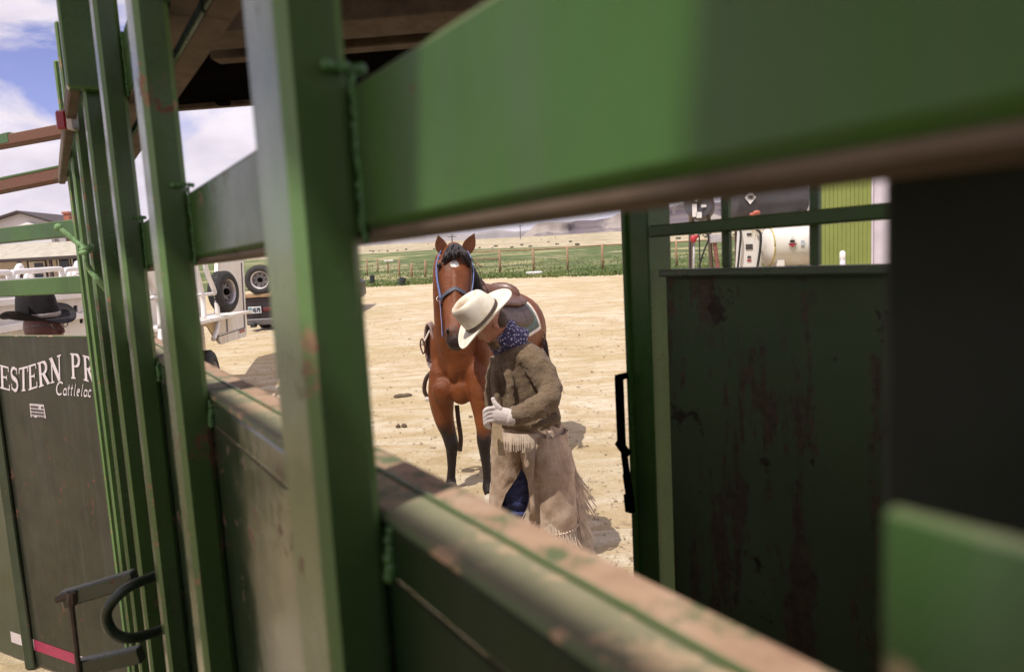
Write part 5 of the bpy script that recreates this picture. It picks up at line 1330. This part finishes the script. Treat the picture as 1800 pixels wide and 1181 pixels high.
q = spx(1481, 453, -.6); gq = gz(q)
mt_ = empty('meter_post', gq, 'small white capped meter post in front of the green shed', 'post')
MB().tube([Vector((gq.x, gq.y, gq.z)), Vector((gq.x, gq.y, q.z))], .07, 10).build('pipe', M_SHW, mt_, True)
MB().abox(q.x-.075, q.x+.075, q.y-.07, q.y+.07, q.z-.1, q.z+.19, .05).build('cap', M_PLAC, mt_, True)

# ================================================================== white trailer along the left
FN = Vector((.98, .2, 0)).normalized(); fp0 = at(432, 560, 13.0)
FD = Vector((-FN.y, FN.x, 0)).normalized()          # away from the camera
def F(px, py, off=0): return on_plane(px, py, fp0+FN*off, FN)
M_TRW = NT('trailer_white'); P, _n = M_TRW.world(); t1 = M_TRW.noise(1.5, 6, .6, P); t2 = M_TRW.noise(1, 6, .7, M_TRW.map((4, 4, .7), P)); zt1 = M_TRW.sep(P)[2]
c = M_TRW.ramp(t1, (.3, (.68, .63, .57)), (.7, (.78, .75, .71)))
c = M_TRW.mix(M_TRW.math('MULTIPLY', M_TRW.ramp(t2, (.5, 0.0), (.68, .8)), M_TRW.ramp(zt1, (.9, 1.0), (1.3, .25))), c, (.36, .23, .13))
M_TRW.col(c).rough(.4); M_TRW = M_TRW.mat
pe = F(435, 590); ps = F(20, 590)
trailer = empty('stock_trailer', gz((pe+ps)/2), 'long white flank of a dusty trailer with tubular racks and a spare tyre', 'trailer')
zt_ = F(400, 465).z; 
def fslab(pts, th, name, mt, off=0):
    a = [F(x, y, off) for x, y in pts]; b = [p-FN*th for p in a]; n_ = len(pts)
    return MB().add(a+b, [tuple(range(n_)), tuple(range(2*n_-1, n_-1, -1))]+[(i, (i+1) % n_, n_+(i+1) % n_, n_+i) for i in range(n_)]).build(name, mt, trailer)
def fz(px, z): 
    q = F(px, 500); return Vector((q.x, q.y, z))
def zslab(pts, th, name, mt, off=0):
    a = [fz(x, z)+FN*off for x, z in pts]; b = [p-FN*th for p in a]; n_ = len(pts)
    return MB().add(a+b, [tuple(range(n_)), tuple(range(2*n_-1, n_-1, -1))]+[(i, (i+1) % n_, n_+(i+1) % n_, n_+i) for i in range(n_)]).build(name, mt, trailer)
zsk = F(420, 592).z
fslab([(383, 440), (428, 452), (434, 585), (432, 591), (390, 604), (385, 598), (382, 575)], .05, 'front_door', M_TRW)
fslab([(385, 588), (433, 574), (434, 586), (431, 592), (390, 605), (386, 600)], .02, 'skirt', M_TRW, .022)
fslab([(381, 592), (432, 574.5), (432, 576), (381, 593.6)], .01, 'door_gap', M_BLK2, .027)
fslab([(398, 556), (399.5, 555.5), (401, 586), (399.5, 586.5)], .01, 'door_gap', M_GREYW, .008)
fslab([(424, 462), (425.4, 462), (432, 586), (430.6, 586)], .01, 'door_gap', M_GREYW, .008)
fslab([(422, 580), (430, 577.5), (430.3, 583), (422.4, 585.5)], .01, 'marker_lamp', simple('marker_red', (.28, .02, .03), .3), .034)
fslab([(410.5, 515), (414.5, 514), (414.6, 518), (410.6, 519)], .01, 'lock', M_BLK2, .008)
zb0 = F(300, 600).z
zslab([(10, 1.84), (381, 2.10), (381, zsk-.05), (10, .62)], .05, 'side_sheet', M_TRW, -.25)
zslab([(10, .62), (381, zsk-.06), (381, zsk-.16), (10, .50)], .5, 'chassis', M_DARK, -.30)
MB().add([p for off in (-.36, -2.0) for p in [fz(10, 1.78)+FN*off, fz(381, 2.02)+FN*off, fz(381, .8)+FN*off, fz(10, .65)+FN*off]], [(0, 1, 2, 3), (7, 6, 5, 4), (0, 4, 5, 1), (3, 2, 6, 7), (0, 3, 7, 4), (1, 5, 6, 2)]).build('box_body', M_TRW, trailer)
# deck shelf with tubes and spare tyre
MB().bar(F(262, 581, .1), F(416, 549, .1), .5, .05, .01, side=FN).build('shelf', M_TRW, trailer)
M_TUBE = simple('white_tube', (.76, .73, .71), .35, .08, 6, .05)
def ftube(pts, r_, off=.28): return MB().tube(smoothpath([F(x, y, off) for x, y in pts], 4), r_, 8).build('rack_tube', M_TUBE, trailer, True)
ftube([(359, 452), (364, 480), (378, 516), (383, 554)], .032); ftube([(341, 455), (348, 487), (356, 521), (359, 562)], .032)
ftube([(251, 462), (262, 493), (279, 528), (283, 577)], .032); ftube([(346, 519.5), (379, 515.5)], .022)
ftube([(267, 524), (280, 521)], .022); ftube([(384, 560), (381, 580), (375, 596)], .03)
ftube([(283, 580), (282, 600), (276, 622)], .03)
def tyre_thing(c_, axis_, r_, wid, parent, rimc, name='tyre', hub=True):
    axis_ = Vector(axis_).normalized(); sd_ = axis_.cross(ZU).normalized(); u_ = sd_.cross(axis_); mb = MB(); rings = []
    for (x, q) in ((-.5, .60), (-.5, .80), (-.44, .94), (-.30, 1.0), (.30, 1.0), (.44, .94), (.5, .80), (.5, .60), (.2, .57), (-.2, .57), (-.5, .60)): rings.append(ering(c_+axis_*wid*x, sd_*r_*q, u_*r_*q, 30))
    mb.loft(rings, False); ty = mb.build(name, M_TYRE, parent, True)
    for k in range(30):
        if k % 1: continue
    mb = MB(); mb.loft([ering(c_+axis_*wid*x, sd_*r_*q, u_*r_*q, 30) for x, q in ((.50, .615), (.48, .585), (.30, .545), (.06, .52))], False); rim = mb.build('rim', rimc, ty, True)
    MB().loft([ering(c_+axis_*wid*x, sd_*r_*q, u_*r_*q, 30) for x, q in ((.05, .53), (.10, .46), (.12, .40), (.06, .30), (.14, .20), (.14, .05))]).build('disc', M_DISC, ty, True)
    for k in range(8):
        a = k*math.pi/4; p = c_+axis_*wid*.135+(sd_*math.cos(a)+u_*math.sin(a))*r_*.40; MB().ell(p, r_*.055, r_*.055, r_*.055, 8, 6).build('rim_hole', M_BLK2, rim, True)
    MB().cyl(c_+axis_*wid*.18, c_+axis_*wid*.33, r_*.17, 14).build('hub', M_DARK, rim)
    tread = MB()
    for k in range(40):
        a = 2*math.pi*k/40; d_ = sd_*math.cos(a)+u_*math.sin(a); tread.box(c_+d_*r_*1.0, axis_*wid*.33, axis_.cross(d_)*r_*.045, d_*r_*.018, 0)
    tread.build('tread', M_TYRE, ty)
    return ty
M_DISC = simple('grey_wheel_disc', (.20, .19, .19), .5, .25, 10, .05)
M_TYRE = simple('tyre_rubber', (.028, .026, .026), .8, .4, 12, .3); M_RIM = simple('silver_rim', (.45, .42, .42), .35, .15, 10, .05, metal=.6); M_RIMW = simple('dusty_white_rim', (.62, .58, .58), .5, .2, 10, .05)
sp_c = F(393, 513, .34); tyre_thing(sp_c, FN*.9+Vector((.3, -.35, 0)), .28, .18, trailer, M_RIM, 'spare_tyre')
wc = F(356, 608, .05); wc.z = zg(wc.x, wc.y)+.38; tyre_thing(wc, FN, .38, .26, trailer, M_RIM, 'wheel')
w2 = wc-FD*1.05; w2.z = zg(w2.x, w2.y)+.38; tyre_thing(w2, FN, .38, .26, trailer, M_RIM, 'wheel')
fslab([(352, 560), (384, 554), (383, 580), (376, 592), (366, 575), (352, 568)], .02, 'fender', simple('tan_fender', (.50, .38, .20), .6, .15, 4, .1), -.05)
for k, px in enumerate((405, 411, 417, 423)): MB().cyl(F(px, 474-(px-405)*.2, -.05), F(px-1, 448, -.05), .02, 6).build('rack_tube', M_TUBE, trailer)
# tubular racks on top near the camera end
def rackloop(x0, x1, yb, yt, off, r_=.022): return ftube([(x0, yb+14), (x0, yb), (x0+1, yt+4), (x0+6, yt), ((x0+x1)/2, yt-(x1-x0)*.03), (x1-6, yt-(x1-x0)*.06), (x1-1, yt+4-(x1-x0)*.05), (x1, yb-3), (x1, yb+12)], r_, off)
rackloop(21, 109, 497, 478, -.3); rackloop(112, 168, 491, 474, -.3); rackloop(-70, 17, 502, 484, -.3); rackloop(172, 235, 486, 469, -.3)
ftube([(-70, 497), (20, 494), (150, 488), (235, 484)], .018, -.3); ftube([(28, 500), (30, 476), (35, 467), (38, 476)], .022, -.5); ftube([(131, 486), (134, 466), (137, 463), (140, 480)], .022, -.5)
ftube([(45, 498), (46, 486), (52, 482), (56, 490), (57, 498)], .018, -.7); ftube([(120, 492), (121, 482), (126, 480), (128, 490)], .018, -.7)
for px in (115, 122.5, 24): MB().cyl(fz(px, .7)+FN*-.17, fz(px, 1.95)+FN*-.17, .028, 10).build('upright', M_TUBE, trailer, True)
MB().bar(fz(5, 1.62)+FN*-.2, fz(240, 1.62)+FN*-.2, .08, .05, .005, side=FN).build('side_rail', M_TUBE, trailer)
fslab([(133.5, 537), (136, 536.6), (136.4, 548), (134, 548.4)], .02, 'slot', M_BLK2, -.18); fslab([(143.6, 549), (145, 549), (146, 568), (144.8, 568)], .02, 'slot', M_BLK2, -.18)
MB().bar(fz(5, 1.80)+FN*-.2, fz(240, 1.80)+FN*-.2, .05, .05, .005, side=FN).build('side_rail', M_TUBE, trailer)

# ================================================================== flatbed truck behind it
KY = 17.5
def kp(px, py, d=0): return at(px, py, KY+d)
gk = zg(kp(470, 540).x, KY); truck = empty('flatbed_truck', Vector((kp(478, 540).x, KY, gk)), 'dark flatbed truck seen from behind with a spare wheel on its deck', 'truck')
M_TRK = simple('dark_maroon_paint', (.022, .014, .018), .35, .3, 6, .05); M_DECK = simple('worn_deck', (.30, .20, .11), .8, .3, 4, .3)
xl = kp(424, 520).x; xr = xl+2.1; zd = kp(455, 520).z
MB().abox(xl, xr, KY, KY+2.9, zd-.04, zd+.05, .01).build('deck', M_DECK, truck)
MB().abox(xl+.05, xr-.05, KY+.06, KY+.16, kp(455, 566).z, zd-.041, .02).build('tail_panel', M_TRK, truck)
MB().abox(xl+.25, xr-.25, KY+.17, KY+2.8, zd-.35, zd-.041, .02).build('chassis', M_DARK, truck)
MB().abox(xl+.1, xr-.1, KY-.08, KY+.05, kp(455, 571).z, kp(455, 560).z, .02).build('bumper', simple('bumper_grey', (.10, .09, .09), .4, .3, 10, .1), truck)
q = kp(448, 545, -.02); lp_ = MB().abox(q.x-.165, q.x+.165, q.y-.012, q.y, q.z-.085, q.z+.085, .006).build('licence_plate', simple('plate_white', (.55, .58, .60), .4, .1, 10, 0), truck)
digits('1679', q+Vector((.04, -.013, 0)), Vector((1, 0, 0)), ZU, .20, .09, simple('plate_ink', (.03, .04, .07), .5), lp_, .022, Vector((0, -.004, 0)))
MB().abox(q.x-.15, q.x-.07, q.y-.016, q.y-.0125, q.z-.06, q.z+.06).build('plate_emblem', simple('plate_teal', (.07, .22, .26), .5), lp_)
MB().abox(kp(450, 570).x-.06, kp(450, 570).x+.06, KY-.25, KY-.081, kp(450, 574).z, kp(450, 567).z, .01).build('hitch', M_BLK2, truck)
for s_ in (-.32, .32): MB().abox(q.x+1.0*(s_ > 0)-.35*(s_ < 0)*0+s_*0-.1+ (0 if s_ > 0 else .28), q.x+.12+(1.0 if s_ > 0 else .28), KY+.03, KY+.059, q.z-.05, q.z+.05, .01).build('tail_lamp', simple('lamp_red', (.10, .012, .015), .3), truck)
sw = kp(458, 492, .1); tyre_thing(sw, Vector((.15, -1, .0)), .37, .25, truck, M_RIMW, 'spare_wheel')
for xx in (xl+.28, xr-.28):
    for yy_ in (KY+.75, KY+4.2): c_ = Vector((xx, yy_, 0)); c_.z = zg(c_.x, c_.y)+.40; tyre_thing(c_, Vector((-1 if xx < (xl+xr)/2 else 1, 0, 0)), .40, .25, truck, M_RIMW, 'wheel')
MB().abox(xl+.15, xr-.15, KY+2.95, KY+4.6, zd-.4, zd+.25, .08).build('cab_lower', M_TRK, truck)
cab = MB(); cab.loft([[Vector((xl+.2+e, KY+3.0+f, z_)), Vector((xr-.2-e, KY+3.0+f, z_)), Vector((xr-.2-e, KY+4.5-2*f, z_)), Vector((xl+.2+e, KY+4.5-2*f, z_))] for z_, e, f in ((zd+.251, 0, 0), (zd+.8, .12, .1), (zd+.86, .2, .2))]); co_ = cab.build('cab_upper', M_TRK, truck)
MB().abox(xl+.45, xr-.45, KY+3.0, KY+3.04, zd+.35, zd+.72, .01).build('rear_window', NT('dark_glass').col((.02, .025, .03)).rough(.05).mat, co_)
MB().abox(xl+.15, xr-.15, KY+4.61, KY+5.9, zd-.4, zd+.2, .1).build('bonnet', M_TRK, truck)

# ================================================================== ranch house
HY = 43.0
def hp_(px, py, d=0): return at(px, py, HY+d)
gh = zg(hp_(70, 470).x, HY); house = empty('ranch_house', Vector((hp_(70, 470).x, HY, gh)), 'pale ranch house with grey shingle porch roof and red brick chimney', 'house')
M_SIDE = NT('lap_siding'); P, _n = M_SIDE.world(); wv = M_SIDE.n('ShaderNodeTexWave'); wv.wave_profile = 'SAW'; wv.bands_direction = 'Z'; wv.inputs['Scale'].default_value = 1.6; M_SIDE.l(P, wv.inputs[0])
M_SIDE.col(M_SIDE.mix(M_SIDE.noise(.8, 4, .5, P), (.52, .45, .40), (.60, .53, .48))).rough(.7).bump(wv.outputs['Fac'], .6, .03); M_SIDE = M_SIDE.mat
M_SHIN = NT('grey_shingle'); P, _n = M_SHIN.world(); br = M_SHIN.n('ShaderNodeTexBrick'); br.inputs['Scale'].default_value = 2.2; br.inputs['Color1'].default_value = (.36, .32, .26, 1); br.inputs['Color2'].default_value = (.45, .41, .34, 1); br.inputs['Mortar'].default_value = (.27, .24, .2, 1); br.inputs['Mortar Size'].default_value = .01
mp = M_SHIN.n('ShaderNodeMapping'); mp.inputs['Rotation'].default_value = (R(90), 0, 0); M_SHIN.l(P, mp.inputs[0]); M_SHIN.l(mp.outputs[0], br.inputs['Vector']); M_SHIN.col(br.outputs['Color']).rough(.9); M_SHIN = M_SHIN.mat
M_DKT = simple('dark_trim', (.045, .032, .03), .6); M_GLS = NT('window_glass').col((.03, .035, .045)).rough(.06).mat
x0 = hp_(-60, 470).x; x1 = hp_(190, 460).x; ze = hp_(70, 451).z; zr = hp_(70, 427, 2.2).z
MB().abox(x0, x1, HY, HY+8, gh-.1, ze-.02, .02).build('wall', M_SIDE, house)
mb = MB(); a = Vector((x0-.3, HY-1.6, ze-.12)); b = Vector((x1+.3, HY-1.6, ze-.12)); c_ = Vector((x1+.3, HY+2.2, zr)); d_ = Vector((x0-.3, HY+2.2, zr)); dn = Vector((0, 0, -.12))
mb.add([a, b, c_, d_, a+dn, b+dn, c_+dn, d_+dn], [(0, 1, 2, 3), (7, 6, 5, 4), (0, 4, 5, 1), (1, 5, 6, 2), (2, 6, 7, 3), (3, 7, 4, 0)]); rf = mb.build('porch_roof', M_SHIN, house)
MB().abox(x0-.32, x1+.32, HY-1.66, HY-1.605, ze-.30, ze-.10, .01).build('fascia', M_DKT, rf)
# upper gable
ga = hp_(37, 374, 3); gl_ = hp_(-42, 400, 3); gr_ = hp_(112, 396, 3); yb = HY+3
mb = MB(); zb_ = zr-.1
tri = [Vector((gl_.x, yb, zb_)), Vector((gr_.x, yb, zb_)), Vector((gr_.x, yb, gr_.z)), Vector((ga.x, yb, ga.z)), Vector((gl_.x, yb, gl_.z))]
mb.add(tri+[p+Vector((0, 7, 0)) for p in tri], [(0, 1, 2, 3, 4), (9, 8, 7, 6, 5)]+[(i, (i+1) % 5, 5+(i+1) % 5, 5+i) for i in range(5)]); mb.build('gable', simple('gable_lilac', (.50, .46, .46), .7, .1, 1, 0), house)
for (p, q) in ((ga, gl_), (ga, gr_)):
    dd = (q-p).normalized(); e = q+dd*1.0
    mb = MB(); P_ = [Vector((p.x, yb-.4, p.z+.12)), Vector((e.x, yb-.4, e.z+.12)), Vector((e.x, yb+7.4, e.z+.12)), Vector((p.x, yb+7.4, p.z+.12))]
    mb.add(P_+[v-Vector((0, 0, .14)) for v in P_], [(0, 1, 2, 3), (7, 6, 5, 4), (0, 4, 5, 1), (1, 5, 6, 2), (2, 6, 7, 3), (3, 7, 4, 0)]); mb.build('gable_roof', M_DKT, house)
ta = hp_(46, 391, 2.6); tl2 = hp_(0, 410, 2.6); tr2 = hp_(88, 402, 2.6); y3 = HY+2.6
MB().add([Vector((tl2.x, y3, zr-.2)), Vector((tr2.x, y3, zr-.2)), Vector((tr2.x, y3, tr2.z)), Vector((ta.x, y3, ta.z)), Vector((tl2.x, y3, tl2.z))]+[Vector((v.x, y3+.35, v.z)) for v in (Vector((tl2.x, 0, zr-.2)), Vector((tr2.x, 0, zr-.2)), tr2, ta, tl2)], [(0, 1, 2, 3, 4), (9, 8, 7, 6, 5)]+[(i, (i+1) % 5, 5+(i+1) % 5, 5+i) for i in range(5)]).build('white_gable', simple('gable_white', (.74, .72, .72), .7, .06, 1, 0), house)
M_BRK = NT('brick'); br = M_BRK.n('ShaderNodeTexBrick'); br.inputs['Scale'].default_value = 9; br.inputs['Color1'].default_value = (.36, .11, .06, 1); br.inputs['Color2'].default_value = (.42, .15, .09, 1); br.inputs['Mortar'].default_value = (.4, .32, .28, 1); M_BRK.l(M_BRK.map((1, 1, 1)), br.inputs['Vector']); M_BRK.col(br.outputs['Color']).rough(.9); M_BRK = M_BRK.mat
cb = hp_(121, 392, 3.4); ctp = hp_(120, 375, 3.4)
mb = MB(); mb.abox(cb.x-.19, cb.x+.19, cb.y-.2, cb.y+.2, zr-.4, ctp.z-.05, .01); mb.abox(cb.x-.25, cb.x+.25, cb.y-.26, cb.y+.26, ctp.z-.049, ctp.z+.1, .01); mb.build('chimney', M_BRK, house)
# door, windows, porch posts
def hrect(px0, px1, py0, py1, name, mt, parent, y_):
    p = at(px0, py1, y_); q = at(px1, py0, y_); return MB().abox(p.x, q.x, y_-.03, y_+.03, min(p.z, q.z), max(p.z, q.z), .01).build(name, mt, parent)
dr = hrect(54, 81, 457, 512, 'door_frame', M_DKT, house, HY-.031); d2 = hrect(57, 78, 459, 511, 'door', M_PLAC, dr, HY-.095); hrect(61, 75, 462, 470, 'pane', M_GLS, d2, HY-.16); hrect(62, 75, 481, 490, 'pane', M_GLS, d2, HY-.16)
for (a, b) in ((101, 124), (125.5, 147)):
    wf = hrect(a, b, 449.5, 475, 'window', M_DKT, house, HY-.031); wi = hrect(a+2, b-2, 451.5, 473, 'frame', M_PLAC, wf, HY-.095); hrect(a+4, b-4, 453.5, 471, 'pane', M_GLS, wi, HY-.16)
for px in (-20, 35, 90, 150): q = hp_(px, 470, -1.5); MB().abox(q.x-.07, q.x+.07, q.y-.07, q.y+.07, zg(q.x, q.y)-.1, ze-.26, .01).build('porch_post', M_DKT, house)

# ================================================================== air between here and the far hills
mb = MB(); mb.abox(-9000, 9000, -60, 8200, -3, 420)
hz_ = mb.build('haze', [], None) if False else None
me_ = bpy.data.meshes.new('haze'); me_.from_pydata([tuple(v) for v in mb.v], [], mb.f); bm = bmesh.new(); bm.from_mesh(me_); bmesh.ops.recalc_face_normals(bm, faces=bm.faces); bm.to_mesh(me_); bm.free()
mh_ = bpy.data.materials.new('air'); mh_.use_nodes = True; nt_ = mh_.node_tree
for n_ in list(nt_.nodes): nt_.nodes.remove(n_)
ov_ = nt_.nodes.new('ShaderNodeOutputMaterial'); pv_ = nt_.nodes.new('ShaderNodeVolumePrincipled')
pv_.inputs['Color'].default_value = (.88, .88, .96, 1); pv_.inputs['Density'].default_value = 1.6e-5; pv_.inputs['Anisotropy'].default_value = .2
nt_.links.new(pv_.outputs[0], ov_.inputs['Volume']); me_.materials.append(mh_)
ho_ = bpy.data.objects.new('haze', me_); COL.objects.link(ho_); tag(ho_, 'thin pale air over the far hills', 'haze', kind='stuff')
